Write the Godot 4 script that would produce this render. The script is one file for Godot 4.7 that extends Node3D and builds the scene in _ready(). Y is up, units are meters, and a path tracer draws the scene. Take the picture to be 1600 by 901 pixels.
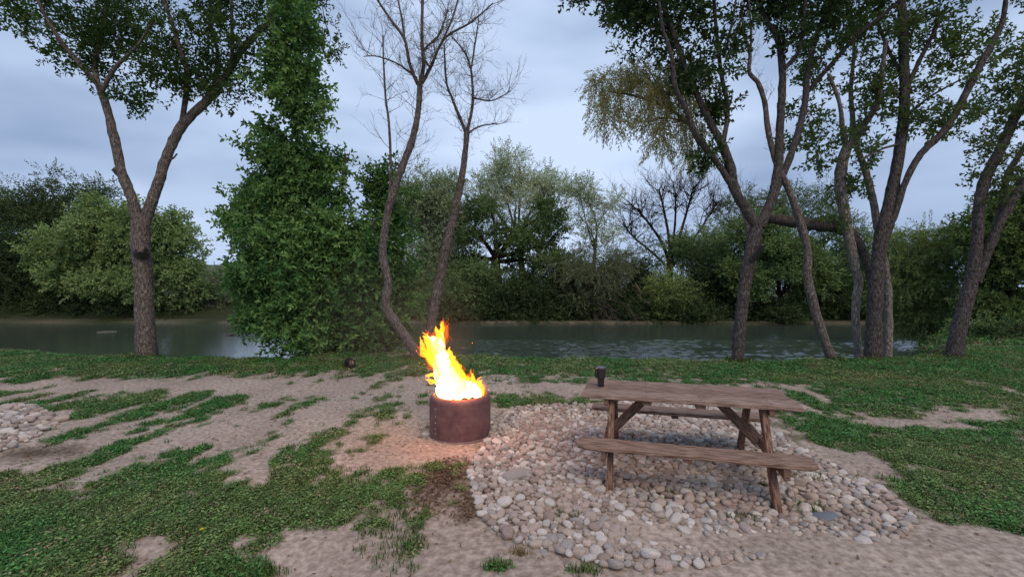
extends Node3D
# A riverside camp site at dusk: fire ring, picnic table on a bed of river rocks, lawn, river, trees on both banks.

const EYE := 1.75
const FOCAL := 700.0
const WATER := -1.0

var rng := RandomNumberGenerator.new()
var nz := FastNoiseLite.new()       # broad patches
var nf := FastNoiseLite.new()       # fine relief
var ns := FastNoiseLite.new()       # stretched, for wheel ruts
var M := {}
var taken := {}
var feet := []       # where trunks meet the soil: x, radius, z
var sprays := {}


# ---------------------------------------------------------------- helpers
class MB:
	var v := PackedVector3Array()
	var n := PackedVector3Array()
	var c := PackedColorArray()
	var i := PackedInt32Array()
	var tint := Color.WHITE

	func tri(a: Vector3, b: Vector3, d: Vector3, na: Vector3, nb: Vector3, nd: Vector3) -> void:
		var s := v.size()
		v.append(a); v.append(b); v.append(d)
		n.append(na); n.append(nb); n.append(nd)
		c.append(tint); c.append(tint); c.append(tint)
		if (b - a).cross(d - a).dot(na + nb + nd) > 0.0:
			i.append(s); i.append(s + 2); i.append(s + 1)
		else:
			i.append(s); i.append(s + 1); i.append(s + 2)

	func flat(pts: Array, outward: Vector3) -> void:
		var nn: Vector3 = (pts[1] - pts[0]).cross(pts[2] - pts[0]).normalized()
		if nn.dot(outward) < 0.0:
			nn = -nn
		for k in range(1, pts.size() - 1):
			tri(pts[0], pts[k], pts[k + 1], nn, nn, nn)

	func tube(p: PackedVector3Array, r: PackedFloat32Array, sides: int, wob := 0.0, noise: FastNoiseLite = null, cap := false) -> void:
		var m := p.size()
		if m < 2:
			return
		var t := (p[1] - p[0]).normalized()
		var u := t.cross(Vector3(0.31, 0.12, 0.94)).normalized()
		var s := v.size()
		for k in m:
			var t2: Vector3 = (p[mini(k + 1, m - 1)] - p[maxi(k - 1, 0)]).normalized()
			u = (u - t2 * u.dot(t2)).normalized()
			var w := t2.cross(u)
			for j in sides:
				var a := TAU * j / sides
				var d := u * cos(a) + w * sin(a)
				var rr := r[k]
				if noise:
					rr *= 1.0 + wob * noise.get_noise_3dv((p[k] + d * r[k]) * Vector3(5.0, 1.6, 5.0)) + (0.09 * noise.get_noise_3dv(p[k] * Vector3(0.0, 0.9, 0.0) + d * Vector3(2.6, 0.0, 2.6)) if sides > 9 else 0.0)
				v.append(p[k] + d * rr)
				n.append(d)
				c.append(tint)
		for k in m - 1:
			for j in sides:
				var j2 := (j + 1) % sides
				var a0 := s + k * sides + j
				var a1 := s + k * sides + j2
				var b0 := a0 + sides
				var b1 := a1 + sides
				i.append(a0); i.append(b0); i.append(a1)
				i.append(a1); i.append(b0); i.append(b1)
		if cap:
			var tip := v.size()
			v.append(p[m - 1]); n.append((p[m - 1] - p[m - 2]).normalized()); c.append(tint)
			for j in sides:
				i.append(s + (m - 1) * sides + j); i.append(tip); i.append(s + (m - 1) * sides + (j + 1) % sides)

	func lathe(profile: Array, sides: int, centre: Vector3) -> void:   # profile of Vector2(radius, height), bottom to top on the outside
		var s := v.size()
		var m := profile.size()
		for k in m:
			var a: Vector2 = profile[maxi(k - 1, 0)]
			var b: Vector2 = profile[mini(k + 1, m - 1)]
			var d := (b - a).normalized()
			for j in sides:
				var ang := TAU * j / sides
				var q: Vector2 = profile[k]
				v.append(centre + Vector3(cos(ang) * q.x, q.y, sin(ang) * q.x))
				n.append(Vector3(cos(ang) * d.y, -d.x, sin(ang) * d.y).normalized())
				c.append(tint)
		for k in m - 1:
			for j in sides:
				var j2 := (j + 1) % sides
				var a0 := s + k * sides + j
				var a1 := s + k * sides + j2
				i.append(a0); i.append(a1); i.append(a0 + sides)
				i.append(a1); i.append(a1 + sides); i.append(a0 + sides)

	func mesh() -> ArrayMesh:
		var m := ArrayMesh.new()
		if i.is_empty():
			return m
		var a := []
		a.resize(Mesh.ARRAY_MAX)
		a[Mesh.ARRAY_VERTEX] = v
		a[Mesh.ARRAY_NORMAL] = n
		a[Mesh.ARRAY_COLOR] = c
		a[Mesh.ARRAY_INDEX] = i
		m.add_surface_from_arrays(Mesh.PRIMITIVE_TRIANGLES, a)
		return m


func numbered(called: String) -> String:
	if not taken.has(called):
		taken[called] = 0
		return called
	taken[called] += 1
	return "%s_%03d" % [called, taken[called]]


func at(px: float, py: float, d: float) -> Vector3:      # survey of the photograph: a point D metres ahead of the tripod
	return Vector3((px - 800.0) / FOCAL * d, EYE - (py - 450.5) / FOCAL * d, -d)


func gnd(px: float, py: float) -> Vector2:               # the same on level ground: (x, distance ahead)
	var d := EYE * FOCAL / (py - 450.5)
	return Vector2((px - 800.0) / FOCAL * d, d)


func rnd(a: float, b: float) -> float:
	return rng.randf_range(a, b)


func rdir() -> Vector3:
	var z := rng.randf_range(-1.0, 1.0)
	var a := rng.randf() * TAU
	var r := sqrt(1.0 - z * z)
	return Vector3(r * cos(a), z, r * sin(a))


func tag(o: Node, label: String, category := "", group := "", kind := "") -> Node:
	if label: o.set_meta("label", label)
	if category: o.set_meta("category", category)
	if group: o.set_meta("group", group)
	if kind: o.set_meta("kind", kind)
	return o


func thing(called: String, label: String, category: String, where := Vector3.ZERO, group := "") -> Node3D:
	var o := Node3D.new()
	o.name = numbered(called)
	add_child(o)
	o.position = where
	tag(o, label, category, group)
	return o


func part(called: String, mesh: Mesh, mat: Material, parent: Node3D, where := Transform3D()) -> MeshInstance3D:
	var o := MeshInstance3D.new()
	o.name = called if parent != self else numbered(called)
	o.mesh = mesh
	o.material_override = mat
	o.transform = where
	parent.add_child(o, true)
	return o


func scatter(called: String, mesh: Mesh, mat: Material, parent: Node3D, where: Array[Transform3D], tint: PackedColorArray) -> MultiMeshInstance3D:
	var mm := MultiMesh.new()
	mm.transform_format = MultiMesh.TRANSFORM_3D
	mm.use_colors = true
	mm.mesh = mesh
	mm.instance_count = where.size()
	for k in where.size():
		mm.set_instance_transform(k, where[k])
		mm.set_instance_color(k, tint[k])
	var o := MultiMeshInstance3D.new()
	o.name = called if parent != self else numbered(called)
	o.multimesh = mm
	o.material_override = mat
	o.set_meta("kind", "stuff")
	parent.add_child(o, true)
	return o


func noise_tex(size: int, freq: float, octaves: int, lo: Color, hi: Color, normal := false, bump := 4.0, kind := FastNoiseLite.TYPE_SIMPLEX_SMOOTH, mid := Color(0, 0, 0, 0)) -> NoiseTexture2D:
	var t := NoiseTexture2D.new()
	var f := FastNoiseLite.new()
	f.noise_type = kind
	f.seed = 11 + taken.size()
	f.frequency = freq
	f.fractal_octaves = octaves
	f.fractal_gain = 0.6
	t.width = size
	t.height = size
	t.seamless = true
	t.noise = f
	if normal:
		t.as_normal_map = true
		t.bump_strength = bump
	else:
		var g := Gradient.new()
		g.set_color(0, lo)
		g.set_color(1, hi)
		if mid.a > 0.0:
			g.add_point(0.5, mid)
		t.color_ramp = g
	return t


func mat(albedo: Color, rough := 0.9, vertex := false) -> StandardMaterial3D:      # albedo in linear values
	var m := StandardMaterial3D.new()
	m.albedo_color = albedo.linear_to_srgb()
	m.roughness = rough
	m.vertex_color_use_as_albedo = vertex
	m.metallic_specular = 0.3
	return m


func textured(m: StandardMaterial3D, albedo: Texture2D, normal: Texture2D, scale: Vector3, world := true, nscale := 1.0) -> StandardMaterial3D:
	m.albedo_texture = albedo
	if normal:
		m.normal_enabled = true
		m.normal_texture = normal
		m.normal_scale = nscale
	m.uv1_triplanar = true
	m.uv1_world_triplanar = world
	m.uv1_scale = scale
	return m


# ---------------------------------------------------------------- materials
func materials() -> void:
	var grain := noise_tex(1024, 0.02, 6, Color(0.62, 0.6, 0.58), Color(1, 1, 1))
	var grain_n := noise_tex(1024, 0.025, 6, Color.BLACK, Color.WHITE, true, 10.0)
	M.soil = textured(mat(Color(1, 1, 1), 0.95, true), grain, grain_n, Vector3(0.62, 0.62, 0.62), true, 0.13)
	M.far_soil = textured(mat(Color(1, 1, 1), 0.95, true), grain, null, Vector3(0.2, 0.2, 0.2))
	var bark_c := noise_tex(512, 0.025, 5, Color(0.22, 0.2, 0.19), Color(1, 1, 1), false, 4.0, FastNoiseLite.TYPE_SIMPLEX_SMOOTH, Color(0.62, 0.6, 0.58))
	var bark_n := noise_tex(512, 0.03, 5, Color.BLACK, Color.WHITE, true, 14.0)
	for b in [["bark_grey", Color(0.42, 0.395, 0.385)], ["bark_dark", Color(0.24, 0.23, 0.235)], ["bark_pale", Color(0.6, 0.59, 0.57)], ["bark_brown", Color(0.37, 0.35, 0.345)], ["bark_far", Color(0.075, 0.065, 0.055)], ["bark_silver", Color(0.33, 0.32, 0.28)]]:
		M[b[0]] = textured(mat(b[1], 0.95), bark_c, bark_n, Vector3(2.4, 0.42, 2.4), true, 1.4)
	for l in [["leaf", 0.7], ["leaf_thin", 1.0], ["leaf_pale", 1.25]]:
		var m := mat(Color(1, 1, 1), 0.55, true)
		m.backlight_enabled = true
		m.backlight = Color(0.9, 1.0, 0.55) * l[1]
		if l[0] == "leaf_pale": m.backlight = Color(1.2, 1.2, 0.95)
		m.cull_mode = BaseMaterial3D.CULL_DISABLED
		M[l[0]] = m
	var gm := mat(Color(1, 1, 1), 0.7, true)
	gm.backlight_enabled = true
	gm.backlight = Color(0.3, 0.4, 0.15)
	gm.cull_mode = BaseMaterial3D.CULL_DISABLED
	M.grass = gm
	var speck := noise_tex(512, 0.05, 5, Color(0.6, 0.58, 0.56), Color(1, 1, 1))
	var speck_n := noise_tex(512, 0.04, 4, Color.BLACK, Color.WHITE, true, 5.0)
	M.stone_any = textured(mat(Color(1, 1, 1), 0.85, true), speck, speck_n, Vector3(4, 4, 4))
	M.stone_speck = speck
	M.stone_speck_n = speck_n
	var wood_c := noise_tex(1024, 0.012, 6, Color(0.3, 0.25, 0.23), Color(1, 1, 1), false, 4.0, FastNoiseLite.TYPE_SIMPLEX_SMOOTH, Color(0.78, 0.74, 0.71))
	var wood_n := noise_tex(1024, 0.012, 6, Color.BLACK, Color.WHITE, true, 8.0)
	for k in 4:
		var w := textured(mat([Color(0.46, 0.36, 0.305), Color(0.39, 0.295, 0.245), Color(0.5, 0.4, 0.345), Color(0.43, 0.33, 0.275)][k], 0.75), wood_c, wood_n, Vector3(0.35, 4.5, 4.5), false, 1.0)
		w.uv1_offset = Vector3(k * 0.37, k * 0.21, k * 0.13)
		M["wood_%d" % k] = w
	M.wood_leg = textured(mat(Color(0.36, 0.25, 0.195), 0.8), wood_c, wood_n, Vector3(0.5, 5, 5), false, 1.0)
	var rust_c := noise_tex(512, 0.008, 5, Color(0.7, 0.66, 0.66), Color(1, 1, 1))
	M.steel = textured(mat(Color(0.26, 0.15, 0.15), 0.5), rust_c, noise_tex(512, 0.02, 4, Color.BLACK, Color.WHITE, true, 3.0), Vector3(1.4, 1.1, 1.4), true, 0.6)
	M.steel.metallic = 0.25
	M.steel_pale = textured(mat(Color(0.27, 0.2, 0.19), 0.6), rust_c, null, Vector3(3, 3, 3))
	M.char = mat(Color(0.02, 0.017, 0.015), 0.95)
	M.bolt = mat(Color(0.42, 0.36, 0.34), 0.4)
	M.bolt.metallic = 0.8
	M.water = textured(mat(Color(0.048, 0.066, 0.05), 0.09), null, noise_tex(1024, 0.012, 5, Color.BLACK, Color.WHITE, true, 3.0), Vector3(0.3, 0.5, 0.9), true, 0.4)
	M.water.metallic_specular = 0.5
	M.cup = mat(Color(0.014, 0.014, 0.018), 0.14)
	M.cup.metallic_specular = 0.8
	M.cup_steel = mat(Color(0.2, 0.2, 0.21), 0.3)
	M.cup_steel.metallic = 0.9
	M.cup_lid = mat(Color(0.1, 0.11, 0.13), 0.25)
	M.fur = mat(Color(1, 1, 1), 0.85, true)
	M.eye = mat(Color(0.01, 0.008, 0.006), 0.1)


# ---------------------------------------------------------------- terrain
const EDGE := [[-400.0, 60.0], [-60.0, 26.0], [-25.0, 15.6], [-14.8, 13.2], [-12.0, 12.3], [-9.1, 11.75], [-5.6, 11.4], [-4.7, 13.0], [-2.4, 13.2], [-1.4, 12.0], [0.0, 11.7], [3.1, 11.3], [5.2, 11.0], [7.5, 11.15], [10.4, 11.7], [12.0, 12.3], [14.0, 14.6], [20.0, 20.8], [26.0, 27.0], [40.0, 40.0], [400.0, 60.0]]


func edge(x: float) -> float:
	for k in range(1, EDGE.size()):
		if x < EDGE[k][0]:
			return remap(x, EDGE[k - 1][0], EDGE[k][0], EDGE[k - 1][1], EDGE[k][1])
	return 60.0


func height(x: float, d: float) -> float:
	var t := d - edge(x) + 0.5 * nz.get_noise_2d(x * 1.7, d * 0.3)
	var h := 0.05 * nz.get_noise_2d(x * 0.8, d * 0.8)
	if d < 12.0 and absf(x) < 14.0:
		h += 0.016 * nf.get_noise_2d(x * 0.7, d * 0.7) + 0.003 * nf.get_noise_2d(x * 2.0, d * 2.0)
		h += 0.03 * ns.get_noise_2d(x * 2.2, d * 0.4) * smoothstep(-1.0, -3.0, x)
	h = lerpf(h, -1.75, smoothstep(-0.5, 2.4, t))
	if d > 30.0:
		var f := d - 34.6 - 1.3 * nz.get_noise_2d(x * 0.35, 3.0) - 0.6 * nf.get_noise_2d(x * 0.25, 6.0)
		var g := lerpf(-1.75, -0.82, smoothstep(-1.5, 0.5, f)) + 1.2 * smoothstep(1.4, 5.0, f) + 9.5 * smoothstep(14.0, 125.0, f) * smoothstep(-12.0, -34.0, x)
		h = maxf(h, g + 0.06 * nz.get_noise_2d(x, d))
	return h


# patches of lawn (+) and bare sandy soil (-): x, distance, half-width, half-depth, strength
const PATCHES := [
	[-10.0, 11.0, 6.0, 1.6, 1.4], [-3.5, 10.7, 3.0, 0.9, 0.7], [2.0, 10.3, 3.5, 1.0, 0.9], [8.0, 9.8, 4.5, 1.6, 1.3], [13.0, 11.5, 4.0, 2.5, 0.8],
	[-8.2, 8.2, 1.2, 0.6, -0.9], [-6.1, 8.1, 2.4, 0.6, -1.1], [-3.9, 8.0, 1.5, 0.5, -0.7], [-8.5, 9.6, 2.5, 0.9, 0.8],
	[-5.6, 6.5, 1.1, 0.7, 0.9], [-5.0, 7.1, 0.8, 0.35, 0.6], [-7.0, 6.2, 0.5, 0.4, 0.7], [-7.2, 7.3, 0.8, 0.25, 0.4],
	[-4.75, 5.35, 0.16, 1.2, -0.9], [-4.3, 5.3, 0.17, 1.2, 0.8], [-3.85, 5.1, 0.28, 1.6, -1.1], [-3.3, 5.2, 0.2, 0.9, -0.5], [-2.95, 6.0, 0.35, 1.4, -0.9], [-5.6, 4.7, 0.7, 0.35, -0.9], [-4.9, 4.4, 0.5, 0.25, -0.6],
	[-2.2, 7.0, 0.8, 0.9, -0.6], [-3.0, 5.6, 0.4, 0.5, 0.2], [-2.25, 5.0, 0.35, 0.5, 0.6], [-2.6, 5.6, 0.3, 0.6, 0.4],
	[-4.2, 3.6, 1.4, 0.7, 1.1], [-2.7, 3.4, 1.0, 0.5, 0.85], [-3.3, 2.8, 0.9, 0.5, 1.1], [-1.75, 4.1, 0.6, 0.6, 0.5], [-2.0, 3.4, 0.7, 0.35, 0.55],
	[-2.52, 3.03, 0.26, 0.16, -1.7], [-2.75, 3.75, 0.2, 0.1, -0.9], [-1.3, 2.95, 0.55, 0.28, -1.5], [-1.2, 2.6, 0.6, 0.3, -1.0], [-1.76, 2.82, 0.26, 0.1, 2.2], [-1.52, 2.78, 0.15, 0.07, 1.2],
	[-0.92, 3.5, 0.3, 0.5, 0.8], [-0.75, 3.0, 0.2, 0.3, 0.55], [-0.98, 4.15, 0.35, 0.4, 0.35], [-0.3, 3.0, 0.33, 0.4, -1.3], [-1.15, 4.85, 0.6, 0.3, -1.2], [-0.7, 4.75, 0.4, 0.25, -0.9], [-1.5, 4.5, 0.3, 0.2, -0.5],
	[0.5, 7.9, 1.5, 0.35, -1.0], [0.35, 6.7, 0.75, 0.4, 0.8], [0.0, 9.0, 1.6, 0.7, 0.35], [0.9, 8.8, 0.8, 0.3, -0.2], [-0.9, 6.5, 0.8, 0.8, -0.35],
	[1.1, 6.2, 0.5, 0.3, 0.3], [2.2, 6.5, 0.8, 0.35, 0.4], [-0.1, 2.78, 0.1, 0.05, 2.0], [0.42, 2.75, 0.13, 0.05, 1.3],
	[4.95, 7.7, 0.7, 0.55, -1.3], [3.6, 7.9, 0.8, 0.3, -0.5], [5.3, 5.85, 0.55, 0.2, -1.3], [6.4, 6.1, 0.5, 0.2, -0.8], [3.45, 4.5, 0.35, 0.25, -1.4], [4.1, 5.3, 0.9, 0.5, 0.9], [6.5, 7.6, 1.4, 0.7, 0.5], [4.7, 4.1, 0.9, 0.6, 0.9], [3.65, 3.55, 0.4, 0.4, 0.9],
	[2.6, 2.85, 0.9, 0.28, -1.6], [1.4, 2.9, 1.5, 0.5, -1.0], [3.2, 3.05, 0.5, 0.2, -1.0], [1.3, 4.3, 1.7, 1.2, -1.4], [-7.2, 5.6, 1.2, 0.5, -1.0], [7.5, 9.0, 1.0, 0.25, -0.3], [9.5, 10.2, 1.0, 0.2, -0.5], [10.5, 9.3, 1.2, 0.3, -0.4], [9.0, 8.2, 0.9, 0.25, -0.4],
]


func cover(x: float, d: float) -> float:
	if d < 0.5:
		return 0.6
	var s := 0.44
	if x > 2.5: s += 0.24 * smoothstep(2.5, 4.5, x)
	for p in PATCHES:
		var dx: float = (x - p[0]) / p[2]
		if dx > 2.2 or dx < -2.2: continue
		var dd: float = (d - p[1]) / p[3]
		var q := dx * dx + dd * dd
		if q < 4.8:
			s += p[4] * 0.62 * exp(-q * 0.9)
	s += 0.45 * nz.get_noise_2d(x * 2.4, d * 1.7) + 0.55 * nf.get_noise_2d(x * 0.9, d * 0.6) + 0.75 * nf.get_noise_2d(x * 2.6 + 9.0, d * 1.9)
	if x < -1.0: s += 0.9 * ns.get_noise_2d(x * 3.0, d * 0.7) * smoothstep(-1.0, -2.5, x)
	return smoothstep(0.14, 1.0, s)


func mulch(x: float, d: float) -> float:      # dark dead leaves and wood crumbs beside the rock bed, and a brown tuft strip at the left
	var a := Vector2((x + 0.62) / 0.28, (d - 4.05) / 0.55).length()
	var b := Vector2((x + 0.36) / 0.16, (d - 3.6) / 0.35).length()
	var e := Vector2((x + 5.0) / 0.5, (d - 4.75) / 0.25).length()
	return clampf(1.25 - minf(minf(a, b), e) + 0.5 * nf.get_noise_2d(x * 1.3, d * 1.3), 0.0, 1.0)


func steps(spec: Array) -> PackedFloat32Array:       # [from, to, step], ...
	var out := PackedFloat32Array()
	for s in spec:
		var k: float = s[0]
		while k < s[1] - 0.0001:
			out.append(k)
			k += s[2]
	out.append(spec[-1][1])
	return out


func terrain() -> void:
	var xs := steps([[-420, -60, 40], [-60, -24, 4], [-24, -14, 0.8], [-14, -5.4, 0.14], [-5.4, 4.6, 0.055], [4.6, 14, 0.14], [14, 24, 0.8], [24, 60, 4], [60, 420, 40]])
	var ds := steps([[-60, -4, 8], [-4, 2.4, 0.8], [2.4, 6.6, 0.045], [6.6, 14.4, 0.12], [14.4, 32, 0.8], [32, 42, 0.5], [42, 70, 4], [70, 160, 10], [160, 460, 50]])
	var nx := xs.size()
	var nd := ds.size()
	var v := PackedVector3Array()
	var n := PackedVector3Array()
	var c := PackedColorArray()
	v.resize(nx * nd); n.resize(nx * nd); c.resize(nx * nd)
	for j in nd:
		for k in nx:
			v[j * nx + k] = Vector3(xs[k], height(xs[k], ds[j]), -ds[j])
	var sand := Color(0.6, 0.52, 0.45)
	var sand2 := Color(0.47, 0.4, 0.345)
	var green := Color(0.15, 0.15, 0.085)
	var dead := Color(0.105, 0.072, 0.05)
	for j in nd:
		for k in nx:
			var x := xs[k]
			var d := ds[j]
			var a := v[j * nx + mini(k + 1, nx - 1)] - v[j * nx + maxi(k - 1, 0)]
			var b := v[mini(j + 1, nd - 1) * nx + k] - v[maxi(j - 1, 0) * nx + k]
			n[j * nx + k] = a.cross(b).normalized()
			var col: Color
			if d > 32.0:
				var hy := v[j * nx + k].y
				var shore := smoothstep(-1.02, -0.9, hy) * (1.0 - smoothstep(-0.84, -0.7, hy))
				col = Color(0.045, 0.065, 0.03).lerp(Color(0.25, 0.235, 0.19), shore * clampf((0.2 if x < -4.0 else 0.5) + 1.3 * nf.get_noise_2d(x * 0.22, 2.0), 0.0, 0.9))
				if d > 60.0: col = Color(0.12, 0.16, 0.075)
			else:
				var g := cover(x, d) if d < 15.0 and absf(x) < 20.0 else 0.9
				col = sand.lerp(sand2, clampf(0.5 + 0.9 * nf.get_noise_2d(x * 0.5 + 40.0, d * 0.5), 0.0, 1.0))
				col = col.lerp(green, smoothstep(0.2, 1.0, g) * 0.8)
				if d < 6.0: col = col.lerp(dead, 0.85 * mulch(x, d))
				if v[j * nx + k].y < -0.12: col = Color(0.07, 0.085, 0.04)
			c[j * nx + k] = col
	var near := PackedInt32Array()
	var far := PackedInt32Array()
	for j in nd - 1:
		for k in nx - 1:
			var a := j * nx + k
			var q := near if ds[j] < 14.3 and ds[j] > -4.0 and absf(xs[k]) < 24.0 else far
			q.append_array(PackedInt32Array([a, a + nx, a + 1, a + 1, a + nx, a + nx + 1]))
	var mesh := ArrayMesh.new()
	for q in [near, far]:
		var arr := []
		arr.resize(Mesh.ARRAY_MAX)
		arr[Mesh.ARRAY_VERTEX] = v
		arr[Mesh.ARRAY_NORMAL] = n
		arr[Mesh.ARRAY_COLOR] = c
		arr[Mesh.ARRAY_INDEX] = q
		mesh.add_surface_from_arrays(Mesh.PRIMITIVE_TRIANGLES, arr)
	mesh.surface_set_material(0, M.soil)
	mesh.surface_set_material(1, M.far_soil)
	var o := MeshInstance3D.new()
	o.name = "ground"
	o.mesh = mesh
	add_child(o)
	tag(o, "sandy lawn with worn grass falling to the river", "", "", "structure")


func river() -> void:
	var xs := steps([[-90, -30, 6], [-30, -5, 0.4], [-5, 24, 0.16], [24, 36, 0.4], [36, 90, 6]])
	var ds := steps([[10.4, 24, 0.11], [24, 37, 0.3]])
	var nx := xs.size()
	var mb := MB.new()
	var w := FastNoiseLite.new()
	w.seed = 5
	w.frequency = 1.0
	w.fractal_octaves = 3
	for d in ds:
		for x in xs:
			var riffle := smoothstep(-5.0, 0.5, x + 0.25 * (d - 11.0)) * smoothstep(29.0, 22.0, d + 2.0 * nz.get_noise_2d(x * 0.4, 8.0))
			riffle *= smoothstep(-0.35, 0.35, nz.get_noise_2d(x * 0.45, d * 0.9) + 0.38 + 0.3 * smoothstep(8.0, 2.0, x))
			var calm := 0.0022 * w.get_noise_2d(x * 0.9, d * 2.2)
			mb.v.append(Vector3(x, WATER + calm + riffle * (0.04 * w.get_noise_2d(x * 0.8, d * 1.7) + 0.055 * w.get_noise_2d(x * 1.7 + 30.0, d * 3.4)), -d))
			mb.c.append(Color.WHITE)
	var nd := ds.size()
	mb.n.resize(mb.v.size())
	for j in nd:
		for k in nx:
			var a := mb.v[j * nx + mini(k + 1, nx - 1)] - mb.v[j * nx + maxi(k - 1, 0)]
			var b := mb.v[mini(j + 1, nd - 1) * nx + k] - mb.v[maxi(j - 1, 0) * nx + k]
			mb.n[j * nx + k] = a.cross(b).normalized()
	for j in nd - 1:
		for k in nx - 1:
			var a := j * nx + k
			mb.i.append_array(PackedInt32Array([a, a + nx, a + 1, a + 1, a + nx, a + nx + 1]))
	tag(part("river", mb.mesh(), M.water, self), "slow grey green river with riffles", "", "", "structure")


# ---------------------------------------------------------------- sky
func sky_texture() -> ImageTexture:
	var w := 1024
	var h := 512
	var im := Image.create(w, h, false, Image.FORMAT_RGBF)
	var f := FastNoiseLite.new()
	f.seed = 21
	f.frequency = 1.0
	f.fractal_octaves = 4
	f.fractal_gain = 0.45
	var dark := Vector3(0.27, 0.365, 0.55)
	var pale := Vector3(0.57, 0.69, 0.91)
	for j in h:
		var el := PI * (0.5 - (j + 0.5) / h)
		for k in w:
			var az := TAU * (k + 0.5) / w        # straight ahead is the picture's left border
			var p := Vector3(sin(az) * cos(el), sin(el), -cos(az) * cos(el))
			if p.y < -0.02:
				im.set_pixel(k, j, Color(0.16, 0.16, 0.15))
				continue
			var q := Vector3(p.x, p.y * 2.6, p.z)
			var cl := f.get_noise_3dv(q * 1.6 + Vector3(3, 0, 0))
			var wisp := f.get_noise_3dv(Vector3(p.x, p.y * 3.5, p.z) * 4.0)
			var from := wrapf(az - 0.04, -PI, PI)
			var b := 0.26 + 0.62 * exp(-pow(from / 0.42, 2.0)) * exp(-pow((el - 0.28) / 0.27, 2.0))     # the thinnest cloud stands ahead
			b += 0.7 * smoothstep(0.6, 1.35, el) + 0.66 * cl + 0.3 * wisp  # first term: unseen sky overhead brightened to lift the light on the foliage
			b += 0.14 * exp(-pow((el - 0.2) / 0.1, 2.0)) * smoothstep(-0.2, -0.7, from) * smoothstep(-1.6, -1.0, from)
			b = clampf(b, 0.0, 1.0)
			var c := dark.lerp(pale, b)
			im.set_pixel(k, j, Color(c.x, c.y, c.z))
	return ImageTexture.create_from_image(im)


# ---------------------------------------------------------------- trees
func smooth_path(flat: Array, d0: float, d1: float, sub: int) -> Array:     # flat: px, py, radius in px, ... -> [points, radii]
	var p := PackedVector3Array()
	var r := PackedFloat32Array()
	var m := flat.size() / 3
	for k in m:
		var d := lerpf(d0, d1, float(k) / (m - 1))
		p.append(at(flat[k * 3], flat[k * 3 + 1], d))
		r.append(flat[k * 3 + 2] * 0.83 * d / FOCAL)
	return spline(p, r, sub)


func spline(p: PackedVector3Array, r: PackedFloat32Array, sub: int) -> Array:
	var op := PackedVector3Array()
	var orr := PackedFloat32Array()
	var m := p.size()
	for k in m - 1:
		for s in sub:
			var t := float(s) / sub
			op.append(p[k].cubic_interpolate(p[k + 1], p[maxi(k - 1, 0)], p[mini(k + 2, m - 1)], t))
			orr.append(lerpf(r[k], r[k + 1], t))
	op.append(p[m - 1])
	orr.append(r[m - 1])
	return [op, orr]


func twig(mb: MB, p: Vector3, dir: Vector3, length: float, r: float, depth: int, up: float, kids: int, wander := 0.35, out: Array = []) -> void:
	var pts := PackedVector3Array([p])
	var rs := PackedFloat32Array([r])
	var n := 4
	var d := dir
	for k in n:
		d = (d + rdir() * wander + Vector3.UP * up * 0.3).normalized()
		p += d * length / n
		pts.append(p)
		rs.append(maxf(r * (1.0 - 0.8 * (k + 1) / n), 0.0016))
	mb.tube(pts, rs, 4 if r > 0.012 else 3)
	if depth <= 0:
		out.append(pts[n])
		return
	for k in kids:
		var s := rnd(0.25, 1.0)
		var seg := clampi(int(s * n), 1, n - 1)
		var side := (rdir() + d * 1.1).normalized()
		twig(mb, pts[seg].lerp(pts[seg + 1], s * n - seg if seg < n else 0.0), side, length * rnd(0.4, 0.7), r * 0.55, depth - 1, up, kids, wander, out)


func spray_mesh(kind: String) -> ArrayMesh:
	if sprays.has(kind):
		return sprays[kind]
	# leaves, stem length, leaf length, leaf width, opening angle
	var s: Array = {"broad": [9, 0.3, 0.1, 0.055, 1.0], "elm": [11, 0.32, 0.085, 0.04, 0.9], "willow": [18, 0.55, 0.1, 0.026, 0.6], "fine": [13, 0.4, 0.062, 0.036, 0.9], "big": [9, 0.34, 0.12, 0.075, 1.1]}[kind]
	var mb := MB.new()
	for k in s[0]:
		var t: float = (k + 0.6) / s[0]
		var base := Vector3(rnd(-0.02, 0.02), t * s[1], rnd(-0.02, 0.02))
		var a: float = k * 2.4 + rnd(-0.4, 0.4)
		var open: float = s[4] * rnd(0.75, 1.25) * (1.15 - 0.5 * t)
		var dir := Vector3(cos(a) * sin(open), cos(open), sin(a) * sin(open))
		var across := dir.cross(Vector3.UP + rdir() * 0.6).normalized()
		var nrm := across.cross(dir).normalized()
		if nrm.y < 0.0: nrm = -nrm
		var l: float = s[2] * rnd(0.8, 1.2)
		var w: float = s[3] * rnd(0.85, 1.15) * 0.5
		var tip := base + dir * l - nrm * l * 0.15
		var m := base + dir * l * 0.42
		var up := nrm * w * 0.45
		mb.tint = Color(1, 1, 1) * rnd(0.75, 1.25)
		mb.flat([base, m + across * w + up, tip], nrm)
		mb.flat([base, tip, m - across * w + up], nrm)
	sprays[kind] = mb.mesh()
	return sprays[kind]


func lobes_to_clumps(lobes: Array, per_m3: float, size: float) -> Array:      # lobes: [centre, radii]; clumps: [centre, radius]
	var out := []
	for l in lobes:
		var r: Vector3 = l[1]
		var count := maxi(3, int(pow(r.x * r.y * r.z, 0.75) * 4.2 * per_m3))
		for k in count:
			var q := rdir() * pow(rng.randf(), 0.42) * rnd(0.85, 1.15)
			out.append([l[0] + q * r, size * (rnd(0.45, 0.8) if rng.randf() < 0.5 else rnd(0.8, 1.5))])
	return out


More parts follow.
